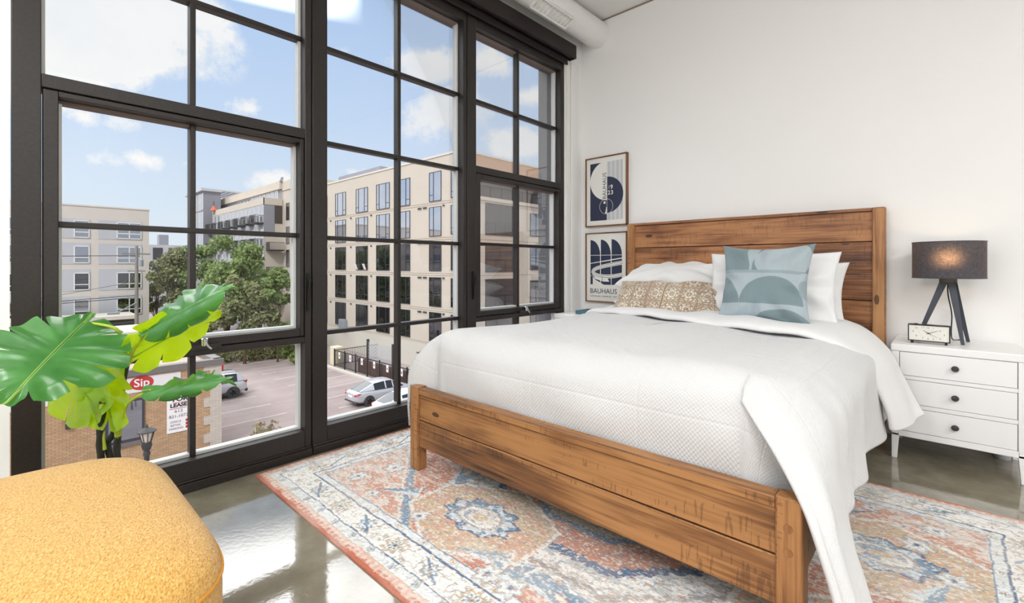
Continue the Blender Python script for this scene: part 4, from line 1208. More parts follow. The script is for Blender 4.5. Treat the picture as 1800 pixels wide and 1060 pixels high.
stem_px([soil(-.03, -.02), (177, 800, 1.55), (177, 750, 1.54), (182, 706, 1.53)], .0105, 'stem', 'stem')
stem_px([soil(.03, .01), (206, 800, 1.56), (207, 766, 1.55)], .0100, 'stem', 'stem')
stem_px([soil(.0, .03), (190, 790, 1.57), (200, 760, 1.57), (210, 705, 1.58), (222, 640, 1.58)], .0095, 'stem', 'stem')
stem_px([(182, 708, 1.53), (178, 716, 1.52), (174, 726, 1.52), (172, 722, 1.52)], (.0075, .004), 'petiole', 'leaf_stalk')
stem_px([(207, 768, 1.55), (205, 757, 1.54), (203, 748, 1.53)], (.009, .005), 'petiole', 'leaf_stalk')
stem_px([(208, 766, 1.55), (214, 735, 1.54), (228, 706, 1.52), (266, 685, 1.50)], (.008, .004), 'petiole', 'leaf_stalk')
stem_px([(222, 644, 1.58), (219, 615, 1.57), (212, 592, 1.56), (200, 576, 1.54), (150, 566, 1.52)], (.0075, .004), 'petiole', 'leaf_stalk')
stem_px([(223, 642, 1.58), (236, 612, 1.58), (262, 577, 1.58)], (.007, .004), 'petiole', 'leaf_stalk')
stem_px([(222, 644, 1.58), (226, 640, 1.58), (232, 632, 1.59)], (.007, .004), 'petiole', 'leaf_stalk')
stem_px([(184, 790, 1.55), (182, 770, 1.545), (181, 745, 1.54)], (.006, .002), 'petiole', 'leaf_stalk')

# ------------------------------------------------------------------ rug
RX0, RX1, RY0, RY1 = -2.402, .345, .792, 2.682
nx, ny = 720, 500
xs = np.linspace(RX0, RX1, nx); ys = np.linspace(RY0, RY1, ny); X, Y = np.meshgrid(xs, ys)
A_, B_ = X-(RX0+RX1)/2, Y-(RY0+RY1)/2; HX, HY = (RX1-RX0)/2, (RY1-RY0)/2
w1 = (fbm(X*14, Y*30, 21)-.5)*.016; w2 = (fbm(X*14, Y*30, 22)-.5)*.016
a = A_+w1; b = B_+w2
E = np.minimum(HX-np.abs(a), HY-np.abs(b))
cream = L3(232, 227, 219); white = L3(240, 238, 234); rust = L3(204, 140, 116); rustd = L3(188, 118, 98); pink = L3(220, 182, 166)
blue = L3(120, 150, 176); navy = L3(96, 114, 144); pblue = L3(214, 222, 228); tan = L3(212, 188, 152); grey = L3(194, 195, 194); brown = L3(150, 136, 128)
img = np.empty(X.shape+(3,)); img[:] = cream
def P_(mask, c, f=1.0): img[mask] = img[mask]*(1-f)+c*f
nzf = fbm(X*22, Y*40, 31); nzm = fbm(X*7, Y*9, 32); nzs = fbm(X*9, Y*120, 33, 3)
field = E > .235
saw0 = np.abs((np.where(HX-np.abs(a) < HY-np.abs(b), b, a)/.03) % 1-.5)*2
P_(E < .235, white)
# rust binding and outer band
P_(E < .030, rust); P_((E > .030) & (E < .044), rust, .45); P_((E < .044) & (nzf > .53), pink); P_((E > .016) & (E < .040) & (saw0 > .6), cream, .5); P_(E < .012, L3(190, 108, 84))
# guard band with small flowers
P_((E >= .046) & (E < .088), pblue, .45); P_((E >= .086) & (E < .0905), navy); P_((E > .044) & (E < .047), tan)
# main band
P_((E > .190) & (E < .1985), navy); P_((E > .1985) & (E < .235), pblue, .5); P_((E > .230) & (E < .2365), blue)
thin = np.abs(nzm-.5)
def rosette(cx, cy, r, c0=blue, c1=white, c2=tan, only=None, pet=8):
    for sx in (-1, 1):
        for sy in (-1, 1):
            dx, dy = a-sx*cx, b-sy*cy
            if abs(cx) < 1e-6 and sx > 0: continue
            d = np.hypot(dx, dy); th = np.arctan2(dy, dx)
            q = d/(r*(.82+.18*np.cos(pet*th)))
            P_(q < 1.14, brown, .6); P_(q < 1.0, c2); P_(q < .78, c1); P_((q < .60) & (np.cos(pet*th) > -.2), c0); P_(q < .34, c2); P_(q < .2, navy)
# rosettes along the long and short borders, alternating with slanted blue bars
for k, cx in enumerate(np.arange(0, 1.2, .20)):
    if k % 2 == 0: rosette(cx, HY-.139, .046)
    else: rosette(cx, HY-.139, .036, c0=pblue, c2=blue)
for k, cy in enumerate(np.arange(.1, .75, .20)):
    rosette(HX-.139, cy, .045 if k % 2 else .038)
for cx in np.arange(.05, 1.3, .13): rosette(cx, HY-.067, .016, c0=tan, c1=pblue, c2=blue, pet=5)
for cx in np.arange(.02, 1.2, .16): rosette(cx, HY-.216, .015, c0=tan, c1=white, c2=tan, pet=5)
for cy in np.arange(.05, .9, .13): rosette(HX-.067, cy, .016, c0=tan, c1=pblue, c2=blue, pet=5); rosette(HX-.216, cy, .015, c0=blue, c1=white, c2=tan, pet=5)
mainb = (E > .094) & (E < .186)
u_long = np.where(HX-np.abs(a) < HY-np.abs(b), b, a)
sl = np.abs(((u_long+ (E-.14)*1.8) % .40)-.20)
P_(mainb & (sl < .0105) & (np.abs(E-.14) < .034), blue); P_(mainb & (sl < .0105) & (np.abs(E-.14) < .034) & (nzf > .55), navy)
P_(mainb & (np.abs(fbm(X*26, Y*26, 40, 2)-.5) < .020), L3(166, 156, 146), .8)
# field
P_(field, rust); P_(field & (nzf > .56), pink, .7); P_(field & (nzm > .60), L3(200, 138, 108)); P_(field & (nzm < .36), rustd, .7)
P_(field & (nzs > .62), cream, .55)
saw = lambda u, per: np.abs((u/per) % 1-.5)*2
def serr_line(d, along, wd, c, msk):
    P_(msk & (np.abs(d) < wd*(.45+.75*saw(along, .045))), c)
aa, bb = np.abs(a), np.abs(b)
# spandrel corners: cream ground with blue serrated edge
dsp = (aa-.72)/1.0+(bb-.34)/.78
sp = field & (dsp > .24)
P_(sp, L3(210, 160, 138)); P_(sp & (nzf > .5), cream, .7)
serr_line(dsp-.24, aa, .034, blue, field); P_(field & (np.abs(dsp-.205) < .008), tan); P_(field & (np.abs(dsp-.285) < .008), cream)
# central stepped medallion
q = np.maximum(aa/.62, np.maximum(bb/.60, (aa/.62+bb/.60)*.66))
q = q+.02*saw(np.arctan2(b, a)*3, .32)
cm = field & (q < 1)
P_(cm, grey); P_(cm & (nzf > .5), white, .8); P_(field & (np.abs(q-1) < .035), blue); P_(field & (np.abs(q-1.06) < .018), cream); P_(field & (np.abs(q-.9) < .02), brown, .7)
P_(field & (q < .72), L3(200, 146, 124)); P_(field & (np.abs(q-.72) < .03), navy); P_(field & (q < .46), L3(206, 196, 178)); P_(field & (np.abs(q-.46) < .025), blue)
# tan medallions, four of them, with ringed cream cores
for sx in (-1, 1):
    for sy in (-1, 1):
        dx, dy = a-sx*.315, b-sy*.475
        if sx > 0: dx, dy = a-.86, b-sy*.30
        hq = np.maximum(np.abs(dx)/.30, (np.abs(dx)/.30*.55+np.abs(dy)/.20*.75))
        mk = field & (hq < 1)
        P_(mk, L3(206, 182, 152)); P_(mk & (nzf > .56), L3(214, 170, 146), .8); P_(field & (np.abs(hq-1) < .03), cream)
        r = np.hypot(dx/.165, dy/.105); th = np.arctan2(dy/.105, dx/.165)
        rr = r*(1+.10*np.cos(10*th))
        P_(field & (rr < 1), blue); P_(field & (rr < 1) & (nzf > .50), pblue); P_(field & (np.abs(rr-.98) < .05), navy)
        P_(field & (r < .62), white); P_(field & (np.abs(r-.60) < .05), brown, .7); P_(field & (r < .46), blue, .75); P_(field & (r < .46) & (nzf > .5), cream); P_(field & (r < .2), tan)
# serrated wedges between the medallions
for sx in (-1, 1):
    for sy in (-1, 1):
        for (cx, cy, ang, ln) in ((.66, .52, .6, .19), (.60, .36, -.9, .17), (.05, .60, .35, .2), (.98, .10, 1.2, .18), (-.02, .66, -.3, .14)):
            dx, dy = sx*a-cx, sy*b-cy; u = dx*math.cos(ang)+dy*math.sin(ang); v = -dx*math.sin(ang)+dy*math.cos(ang)
            tri = (u > 0) & (u < ln) & (np.abs(v) < .042*(1-u/ln)*(.7+.6*saw(u, .03)))
            P_(field & tri, blue); P_(field & tri & (v > .004), pblue); P_(field & (u > -.012) & (u < 0) & (np.abs(v) < .05), cream)
for (cx, cy, r) in ((.05, .69, .05), (.95, .45, .055), (.5, .63, .04), (1.05, .28, .045), (.72, .16, .05), (1.0, .62, .05), (.8, .66, .035)): rosette(cx, cy, r, c0=pblue, c1=white, c2=grey, pet=6)
# fine outlines of the carved pile and overall wear
P_(field & (np.abs(fbm(X*17, Y*30, 51, 2)-.5) < .014), brown, .55)
P_((E < .235) & (E > .046) & (np.abs(fbm(X*34, Y*34, 52, 2)-.5) < .020), L3(158, 150, 142), .6)
# fine flecks of neighbouring yarn colours
fl = vnoise(X*120, Y*190, 81); fl2 = vnoise(X*95+7, Y*150, 82); fl3 = vnoise(X*60, Y*180, 83)
P_(field & (fl > .68), cream, .75); P_(field & (fl2 > .80), blue, .55); P_(field & (fl3 < .18), rustd, .5)
P_((E < .235) & (E > .046) & (fl2 > .84), pblue, .7); P_((E < .235) & (E > .046) & (fl3 < .13), tan, .5)
wear = fbm(X*5, Y*8, 61)[..., None]; streak = fbm(X*40, Y*240, 62, 2)[..., None]; spk = vnoise(X*230, Y*330, 63)[..., None]
img = img*(1-.32*np.clip((wear-.45)*3, 0, 1))+cream*.32*np.clip((wear-.45)*3, 0, 1)
img = np.clip(img*(.84+.22*streak+.22*spk), 0, 1)
hgt = .0085+.0022*(fbm(X*60, Y*90, 71, 2)-.5)*2
hgt = np.where(E < .012, .006+.003*np.sqrt(np.clip(E/.012, 0, 1)), hgt)
V = np.stack([X-(RX0+RX1)/2, Y-(RY0+RY1)/2, hgt], -1).reshape(-1, 3)
idx = np.arange(nx*ny).reshape(ny, nx)
top = np.stack([idx[:-1, :-1], idx[:-1, 1:], idx[1:, 1:], idx[1:, :-1]], -1).reshape(-1, 4)
# skirt down to the floor
edge = np.concatenate([idx[0, :], idx[1:, -1], idx[-1, -2::-1], idx[-2:0:-1, 0]])
ev = V[edge].copy(); ev[:, 2] = 0.0005; base_i = len(V)
ne = len(edge); skirt = np.stack([edge, base_i+np.arange(ne), base_i+(np.arange(ne)+1) % ne, np.roll(edge, -1)], -1)
V2 = np.concatenate([V, ev]); F2 = np.concatenate([top, skirt])
me = bpy.data.meshes.new('rug'); me.vertices.add(len(V2)); me.vertices.foreach_set('co', V2.astype(np.float32).ravel())
me.loops.add(F2.size); me.loops.foreach_set('vertex_index', F2.astype(np.int32).ravel())
me.polygons.add(len(F2)); me.polygons.foreach_set('loop_start', np.arange(0, F2.size, 4, dtype=np.int32))
me.update(calc_edges=True); me.validate()
colr = np.concatenate([img.reshape(-1, 3), img.reshape(-1, 3)[edge]*.9]); colr = np.concatenate([colr, np.ones((len(colr), 1))], 1)
me.color_attributes.new('Col', 'FLOAT_COLOR', 'POINT').data.foreach_set('color', colr.astype(np.float32).ravel())
me.polygons.foreach_set('use_smooth', np.ones(len(F2), bool)); me.materials.append(MT['rug'])
rug = bpy.data.objects.new('rug', me); COL.objects.link(rug); rug.location = ((RX0+RX1)/2, (RY0+RY1)/2, 0)
tag(rug, 'worn oriental rug in rust, cream and blue lying under the bed', 'rug')

# ================================================================== outside
m = MB(); m.box(-420, 60, -200, 300, GZ-.5, GZ); gr_ = struct(m.build('ground', 'asphalt'))
def pline(x0, x1, y0, y1):
    o = MB().box(x0, x1, y0, y1, GZ, GZ+.012).build('parking_line', 'line', gr_); return o
for k, x in enumerate(np.arange(-62, -22, 2.75)): struct(pline(x, x+.10, 14.6, 19.4))
for k, x in enumerate(np.arange(-58, -27.5, 2.75)): struct(pline(x, x+.10, 6.9, 11.9))
struct(MB().box(-60, -22, 19.55, 20.0, GZ, GZ+.15).build('kerb', 'conc', gr_))

def zz(rel): return rel+1.0
# ---- window prototypes on facades facing -Y (local x across, z up, wall plane y=0)
def win_proto(parent, w, h, splits, frame, glass, low=None, name='window', th=.05):
    """splits: x positions of mullions (fractions); low: fraction of height for a transom in the outer lights"""
    m = MB(); x0, x1 = -w/2, w/2
    m.box(x0, x1, -.06, 0, 0, th).box(x0, x1, -.06, 0, h-th, h).box(x0, x0+th, -.06, 0, 0, h).box(x1-th, x1, -.06, 0, 0, h)
    for s in splits: m.box(x0+w*s-th/2, x0+w*s+th/2, -.06, 0, 0, h)
    if low:
        for a_, b_ in low[1]: m.box(x0+w*a_, x0+w*b_, -.06, 0, h*low[0]-th/2, h*low[0]+th/2)
    o = m.build(name, frame, parent, smooth=0)
    MB().box(x0+th, x1-th, -.03, -.01, th, h-th).build('pane', glass, o, smooth=0)
    return o
def place(o, first, loc, rz=0):
    c = o if first else copy_tree(o, o.parent); c.location = loc; c.rotation_euler = (0, 0, rz); return c

# ---- big beige building -------------------------------------------------
YB, XB = 25.4, -29.2
bb_ = thing('building', 'beige clad apartment block of five window rows beyond the car park', 'building', (-46, 32, GZ))
m = MB(); m.box(-60.4, XB, YB, 52, GZ, zz(9.45)); wb(m, 'wall', 'stucco', bb_, smooth=0)
wb(MB().box(-60.4, XB+.06, YB-.06, 52.1, zz(9.45), zz(9.62)), 'roof_coping', 'coping', bb_)
wb(MB().box(-60.4, XB-.02, YB-.03, YB, GZ, zz(-7.05)), 'base_cladding', 'stuccogr', bb_)
m = MB()
for z in (5.35, 2.22, -.88, -3.98, -7.05):
    m.box(-60.4, XB+.02, YB-.012, YB, zz(z)-.02, zz(z)+.02); m.box(XB, XB+.012, YB, 40, zz(z)-.02, zz(z)+.02)
    m.box(-60.4, XB+.02, YB-.012, YB, zz(z)+.16, zz(z)+.19)
wb(m, 'cladding_seam', 'seam', bb_)
rowz = [5.62, 2.55, -.50, -3.62, -6.70]
W3 = {}
for r_, z in enumerate(rowz):
    gl_ = 'winglass' if r_ < 2 else 'winglass_dimmed'; key = gl_
    if key not in W3:
        W3[key] = [win_proto(bb_, 2.42, 2.55, (.22, .72), 'extframe', gl_, (.22, ((0, .22), (.72, 1)))), win_proto(bb_, 1.70, 2.58, (.36,), 'extframe', gl_, (.22, ((0, .36),))), win_proto(bb_, 1.05, 2.45, (), 'extframe', gl_, (.22, ((0, 1),))), True, True, True]
    P3 = W3[key]
    LB = wloc(bb_)
    for x in (-58.6, -54.4, -49.97, -45.30, -41.20, -37.75):
        place(P3[0], P3[3], Vector((x, YB-.002, zz(z)))-LB); P3[3] = False
    place(P3[1], P3[4], Vector((-32.78, YB-.002, zz(z)))-LB); P3[4] = False
    place(P3[2], P3[5], Vector((-30.1, YB-.002, zz(z)+.08))-LB); P3[5] = False
# two white tilted vents in an upper window, small round exhaust caps
m = MB()
for x in (-46.2, -44.5): m.prism([(x-.25, YB-.07, zz(-.45)), (x+.2, YB-.07, zz(-.45)), (x+.2, YB-.30, zz(.15)), (x-.25, YB-.30, zz(.15))], (0, -.02, .02))
wb(m, 'open_vent_light', 'signwhite', bb_, smooth=0)
cap0 = None
for z in (5.15, 2.0, -1.1, -4.2):
    for x in (-52.3, -47.6, -43.4, -35.2, -34.9, -34.4, -34.1, -31.6):
        o = MB().box(-.09, .09, -.10, 0, -.07, .07).build('exhaust_cap', 'extframe', bb_) if cap0 is None else cap0.copy()
        if cap0 is None: cap0 = o
        else: COL.objects.link(o)
        o.location = Vector((x, YB, zz(z)))-LB
# end face with recessed balconies (faces the room's side)
wx = win_proto(bb_, 1.75, 2.15, (.5,), 'extframe', 'winglass2'); fx = True
bal = None
for r_, (z0, z1) in enumerate(((2.68, 5.45), (-.58, 1.78), (-3.75, -1.2), (-6.9, -4.35))):
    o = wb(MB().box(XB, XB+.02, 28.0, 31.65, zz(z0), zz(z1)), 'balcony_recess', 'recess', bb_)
    wb(MB().box(XB+.02, XB+.03, 28.1, 29.6, zz(z0), zz(z1)-.2).box(XB+.02, XB+.03, 29.9, 31.5, zz(z0), zz(z1)-.2), 'balcony_glazing', 'darkglass', bb_, smooth=0)
    m = MB(); m.box(XB+.05, XB+.09, 28.0, 31.65, zz(z0)+1.02, zz(z0)+1.08).box(XB+.05, XB+.09, 28.0, 31.65, zz(z0), zz(z0)+.05)
    for y in (28.0, 29.2, 30.4, 31.6): m.box(XB+.05, XB+.09, y, y+.05, zz(z0), zz(z0)+1.08)
    ro = wb(m, 'balcony_railing', 'rail', bb_); wb(MB().box(XB+.06, XB+.075, 28.0, 31.6, zz(z0)+.05, zz(z0)+1.02), 'railing_panel', 'darkglass', ro)
    place(wx, fx, Vector((XB+.002, 34.8, zz(z0)+.15))-LB, R(90)); fx = False
wb(MB().box(XB+.005, XB+.03, YB+.05, 45, zz(7.5), zz(9.45)), 'warm_lit_band', 'stuccoor', bb_)  # warm light on the upper wall painted into its colour
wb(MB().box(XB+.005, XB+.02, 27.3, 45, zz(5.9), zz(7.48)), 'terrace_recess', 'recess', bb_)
m = MB(); m.box(XB+.04, XB+.08, 27.2, 45, zz(6.85), zz(6.9))
for y in np.arange(27.2, 40, 1.4): m.box(XB+.04, XB+.08, y, y+.05, zz(5.9), zz(6.88))
wb(m, 'terrace_railing', 'rail', bb_)
wb(MB().box(XB+.02, XB+.10, YB+.02, 45, zz(5.62), zz(5.92)), 'terrace_ledge', 'stucco', bb_)

# ---- long apartment tower with balconies -------------------------------
tw = thing('building', 'long taller apartment block with glass corner tower and stepped cornices behind the trees', 'building', (-80, 32, GZ))
LT = wloc(tw)
wb(MB().box(-110, -66.6, YB, 50, GZ, zz(11.45)).box(-66.6, -60.5, YB+.1, 50, GZ, zz(11.45)), 'wall', 'stucco', tw, smooth=0)
wb(MB().box(-97, -66.6, YB-.35, YB, zz(10.45), zz(11.5)).box(-66.7, -60.5, YB, YB+.1, zz(10.2), zz(11.45)), 'upper_cornice', 'stucco', tw, smooth=0)
wb(MB().box(-97, -66.7, YB-.04, YB, zz(9.0), zz(10.45)), 'upper_recess', 'greypanel', tw, smooth=0)
wb(MB().box(-92, -66.6, 23.1, YB, GZ, zz(9.05)).box(-89.5, -66.5, 23.0, 23.1, zz(8.15), zz(9.05)).box(-66.6, -66.5, 23.0, YB, zz(8.15), zz(9.05)), 'lower_cornice', 'stucco', tw, smooth=0)
wb(MB().box(-92, -66.55, 23.06, 23.1, GZ, zz(8.15)), 'grey_wall', 'palegrey', tw, smooth=0)
wb(MB().box(-66.6, -66.54, 23.06, YB-1.0, zz(4), zz(8.1)), 'side_panel', 'greypanel', tw, smooth=0)
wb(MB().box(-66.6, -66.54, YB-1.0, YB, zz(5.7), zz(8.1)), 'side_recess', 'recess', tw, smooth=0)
wu = win_proto(tw, 1.3, 1.3, (.5,), 'whiteframe', 'winglass')
f = True
for x in np.arange(-84, -67, 1.55): place(wu, f, Vector((x, YB-.05, zz(9.08)))-LT); f = False
wl = win_proto(tw, 1.15, 2.3, (.5,), 'whiteframe', 'winglass', (.5, ((0, 1),)))
f = True; bal = None
for z0 in (5.75, 2.6, -.5):
    for k, x in enumerate(np.arange(-89.6, -67.2, 1.72)):
        place(wl, f, Vector((x, 23.05, zz(z0)))-LT); f = False
    for k, x in enumerate(np.arange(-88.4, -67.6, 3.45)):
        if bal is None:
            m = MB(); m.box(-1.05, 1.05, -1.1, 0, -.18, 0); bal = m.build('balcony', 'rail', tw)
            q = MB(); q.box(-1.05, 1.05, -1.12, -1.08, .95, 1.0).box(-1.05, -1.01, -1.1, 0, .95, 1.0).box(1.01, 1.05, -1.1, 0, .95, 1.0)
            for xx in np.linspace(-1.05, 1.01, 12): q.box(xx, xx+.03, -1.11, -1.08, 0, .97)
            for yy_ in np.linspace(-1.0, -.1, 6): q.box(-1.05, -1.02, yy_, yy_+.03, 0, .97).box(1.02, 1.05, yy_, yy_+.03, 0, .97)
            q.build('balcony_railing', 'rail', bal); b_ = bal
        else: b_ = copy_tree(bal, tw)
        b_.location = Vector((x, 23.06, zz(z0)-.05))-LT
for z0 in (-3.4, -6.4):
    for y in (23.8,): pass
# brick-coloured corner column with stacked balconies
for z0 in (2.1, -1.2, -4.4):
    cb = wb(MB().box(-66.5, -65.3, 23.3, 25.2, zz(z0)-.18, zz(z0)), 'corner_balcony', 'rail', tw)
    m = MB(); m.box(-65.34, -65.3, 23.3, 25.2, zz(z0)+.95, zz(z0)+1.0).box(-66.5, -65.3, 23.3, 23.34, zz(z0)+.95, zz(z0)+1.0)
    for y in np.linspace(23.3, 25.2, 14): m.box(-65.34, -65.31, y, y+.03, zz(z0), zz(z0)+.96)
    for x in np.linspace(-66.5, -65.3, 9): m.box(x, x+.03, 23.3, 23.33, zz(z0), zz(z0)+.96)
    wb(m, 'corner_railing', 'rail', cb)
f_ = True
wk = win_proto(tw, 1.0, 2.3, (.4,), 'extframe', 'winglass', (.25, ((0, .4),)))
for z in (6.1, 2.9, -.2, -3.4):
    for x in (-64.9, -62.4): place(wk, f_, Vector((x, YB+.095, zz(z)))-LT); f_ = False
# glass corner tower
wb(MB().box(-99.5, -89.8, 21.8, 24.3, GZ, zz(12.3)), 'tower_wall', 'greypanel', tw, smooth=0)
wb(MB().box(-100.3, -89.4, 21.4, 24.4, zz(12.3), zz(12.75)).box(-90.0, -89.4, 24.4, 27.8, zz(12.5), zz(12.75)), 'tower_canopy', 'palegrey', tw)
for y in (24.9, 25.7, 26.5, 27.3): wb(MB().box(-100, -90.0, y, y+.28, zz(12.5), zz(12.7)), 'canopy_slat', 'greypanel', tw)
wb(MB().box(-99, -90.4, 27.2, 27.6, zz(10.6), zz(12.4)), 'canopy_wall', 'stuccoor', tw)
wt_ = win_proto(tw, 1.5, 2.7, (.5,), 'whiteframe', 'winglass', (.5, ((0, 1),))); f = True
for z in (9.2, 6.1, 3.0, -.1):
    for x in (-98.4, -96.4, -94.4, -92.4, -90.7): place(wt_, f, Vector((x, 21.78, zz(z)))-LT); f = False
wb(MB().box(-89.8, -86, 23.2, 24.5, zz(7.6), zz(8.3)), 'rooftop_box', 'palegrey', tw)
m = MB(); m.lathe([(0, 0), (.05, 0), (.05, 2.2), (0, 2.2)], 8, (-88.2, 22.85, zz(8.3))); wb(m, 'umbrella_pole', 'rail', tw)
m = MB(); m.lathe([(.10, 1.0), (.50, .2), (.0, .1)], 10, (-88.2, 22.85, zz(8.8))); u_ = wb(m, 'closed_umbrella', 'orange', tw)
m = MB(); m.prism([(-66.9, YB-.3, zz(11.5)), (-66.3, YB-.3, zz(11.5)), (-66.6, YB-.1, zz(12.1))], (0, .3, 0)); wb(m, 'corner_finial', 'greypanel', tw)
# penthouse seen over the beige roof
wb(MB().box(-59, -50.5, 31, 37, zz(9.66), zz(11.2)), 'penthouse_wall', 'palegrey', tw, smooth=0)
wb(MB().box(-60, -49.6, 30.2, 38, zz(11.2), zz(11.9)), 'penthouse_roof', 'greypanel', tw, smooth=0)

# ---- pale block on the far side ----------------------------------------
XP = -73.0
pb = thing('building', 'pale four-storey block with grey window bays behind the utility pole', 'building', (-80, 0, GZ)); LPB = wloc(pb)
wb(MB().box(-88, XP, -22, 11.87, GZ, zz(6.9)), 'wall', 'palestucco', pb, smooth=0)
wb(MB().box(-88.1, XP+.08, -22, 11.95, zz(6.85), zz(7.0)), 'roof_coping', 'coping', pb)
pw = win_proto(pb, 2.35, 2.0, (.5,), 'whiteframe', 'winglass2', (.32, ((0, 1),)), th=.09)
pw1 = win_proto(pb, 1.35, 2.0, (), 'whiteframe', 'winglass2', (.32, ((0, 1),)), th=.09)
fa = fb_ = True
for (z0, z1) in ((3.15, 5.3), (.2, 2.55), (-2.9, -.5), (-6.0, -3.6)):
    for yb in (-15.6, -9.2, -3.0):
        wb(MB().box(XP, XP+.04, yb, yb+4.2, zz(z0)-.05, zz(z1)+.05), 'grey_bay', 'palegrey', pb, smooth=0)
        place(pw, fa, Vector((XP+.05, yb+2.9, zz(z0)+.05))-LPB, R(90)); fa = False
    wb(MB().box(XP, XP+.04, 2.2, 6.4, zz(z0)-.05, zz(z1)+.05), 'grey_bay', 'palegrey', pb, smooth=0)
    place(pw1, fb_, Vector((XP+.05, 5.65, zz(z0)+.05))-LPB, R(90)); fb_ = False
    wb(MB().box(XP, XP+.04, 7.1, 11.15, zz(z0)-.05, zz(z1)+.05), 'grey_bay', 'palegrey', pb, smooth=0)
    place(pw, False, Vector((XP+.05, 9.93, zz(z0)+.05))-LPB, R(90))
# distant glimpse between the pale block and the trees
db = thing('building', 'small far grey and white block glimpsed between the pale block and the trees', 'building', (-120, 22, GZ)); LD = wloc(db)
wb(MB().box(-128, -118, 14, 34, GZ, zz(4.2)), 'wall', 'palegrey', db, smooth=0)
for y in (19.8, 22.4): wb(MB().box(-118, -117.9, y, y+1.6, zz(1.2), zz(3.6)), 'window', 'extframe', db, smooth=0)
wb(MB().box(-122, -120, 21.2, 22.8, zz(4.2), zz(6.4)), 'roof_unit', 'greypanel', db, smooth=0)
# low sheds by the pale block
sd_ = thing('shed', 'low dark shed with a pale roof edge at the foot of the pale block', 'building', (-62, 6, GZ))
wb(MB().box(-71, -66, -8, 9.5, GZ, zz(-5.9)), 'wall', 'charcoal', sd_, smooth=0)
wb(MB().box(-71.2, -65.8, -8.2, 9.7, zz(-5.9), zz(-5.5)), 'roof', 'coping', sd_, smooth=0)
sd2 = thing('shed', 'low white flat-roofed outbuilding in front of the dark shed', 'building', (-48, 6, GZ))
wb(MB().box(-50, -45, 1, 8.6, GZ, zz(-5.2)), 'wall', 'palestucco', sd2, smooth=0)
wb(MB().box(-50.2, -44.8, .8, 8.8, zz(-5.2), zz(-5.0)), 'roof', 'coping', sd2, smooth=0)

# ---- brick shop building ------------------------------------------------
XS = -27.0
bs = thing('building', 'low tan brick shop building with a pale banner, quoined corner and gravel roof', 'building', (-33, 2, GZ)); LS = wloc(bs)
wb(MB().box(-34.6, XS, -14, 7.3, GZ, zz(-5.02)), 'brick_wall', 'brick', bs, smooth=0)
wb(MB().box(-34.3, XS-.3, -13.7, 7.0, zz(-5.05), zz(-4.99)), 'roof', 'gravel', bs, smooth=0)
m = MB(); m.box(XS-.32, XS+.12, -14, 7.42, zz(-5.02), zz(-4.72)).box(-34.7, XS, 7.0, 7.42, zz(-5.02), zz(-4.72)).box(-34.7, -34.3, -14, 7.4, zz(-5.02), zz(-4.72))
wb(m, 'parapet_coping', 'flash', bs, bevel=.01)
m = MB(); z = GZ; k = 0
while z < zz(-5.1):
    wd = .78 if k % 2 else .50; m.box(XS-.9, XS+.035, 7.335-wd, 7.335, z, min(z+.45, zz(-5.03))); z += .45; k += 1
wb(m, 'corner_quoin', 'quoin', bs)
m = MB(); m.box(XS, XS+.05, 2.85, 4.22, zz(-7.95), zz(-6.05)); wo_ = wb(m, 'window', 'extframe', bs)
wb(MB().box(XS+.05, XS+.06, 2.95, 4.12, zz(-7.82), zz(-6.15)), 'pane', 'winglass2', wo_, smooth=0)
wb(MB().box(XS, XS+.10, 2.75, 4.32, zz(-8.12), zz(-7.95)), 'window_sill', 'flash', bs)
wb(MB().box(XS, XS+.12, 1.58, 1.74, zz(-6.85), zz(-6.45)), 'wall_light', 'extframe', bs)
bn = MB(); bn.box(XS, XS+.03, -8.0, 5.60, zz(-5.78), zz(-5.10), 0)
XT = XS+.034
fn = lambda oy, oz: (lambda x, y: (XT+.004, oy+x, zz(oz)+y))
bn.add([(XT, 4.12+.44*math.cos(2*PI*k/40), zz(-5.38)+.32*math.sin(2*PI*k/40)) for k in range(40)], [tuple(range(40))], 1)
put_text(bn, 'Sip', .50, fn(4.12, -5.38), 2, bold=.008); put_text(bn, 'V', .22, fn(3.50, -5.36), 3); put_text(bn, 'U"', .22, fn(3.50, -5.62), 3)
wb(bn, 'banner', ['banner', 'red', 'signwhite', 'signblack'], bs, smooth=0)
fs = MB(); fs.box(XS+.004, XS+.04, 5.06, 5.98, zz(-7.98), zz(-6.26), 0)
XT = XS+.044; fy, fz = 5.52, -7.12
def ft(s, size, dy, dz, mi=1, sx=1.0, bold=0.0): put_text(fs, s, size, lambda x, y: (XT, fy+dy+x, zz(fz+dz)+y), mi, sx=sx, bold=bold)
ft('FOR', .26, .06, .70, bold=.012, sx=1.25); ft('LEASE', .24, 0, .42, bold=.012, sx=1.08)
fs.box(XT-.003, XT, 5.28, 5.86, zz(-6.58), zz(-6.555), 2); fs.box(XT-.003, XT, 5.16, 5.84, zz(-6.86), zz(-6.835), 2)
ft('612', .20, .0, .14, sx=1.15); ft('821-1072', .20, 0, -.10, sx=1.02)
ft('OFFICE', .135, -.12, -.36); ft('RETAIL', .135, -.12, -.52); ft('PARKING', .135, -.10, -.68)
for dz in (-.36, -.52, -.68): fs.box(XT-.003, XT, 5.80, 5.92, zz(fz+dz)-.06, zz(fz+dz)+.06, 2)
o = fs.build('lease_sign', ['signwhite', 'signblack', 'red'], None, smooth=0); tag(o, 'white FOR LEASE sign board fixed to the tan brick wall', 'sign')

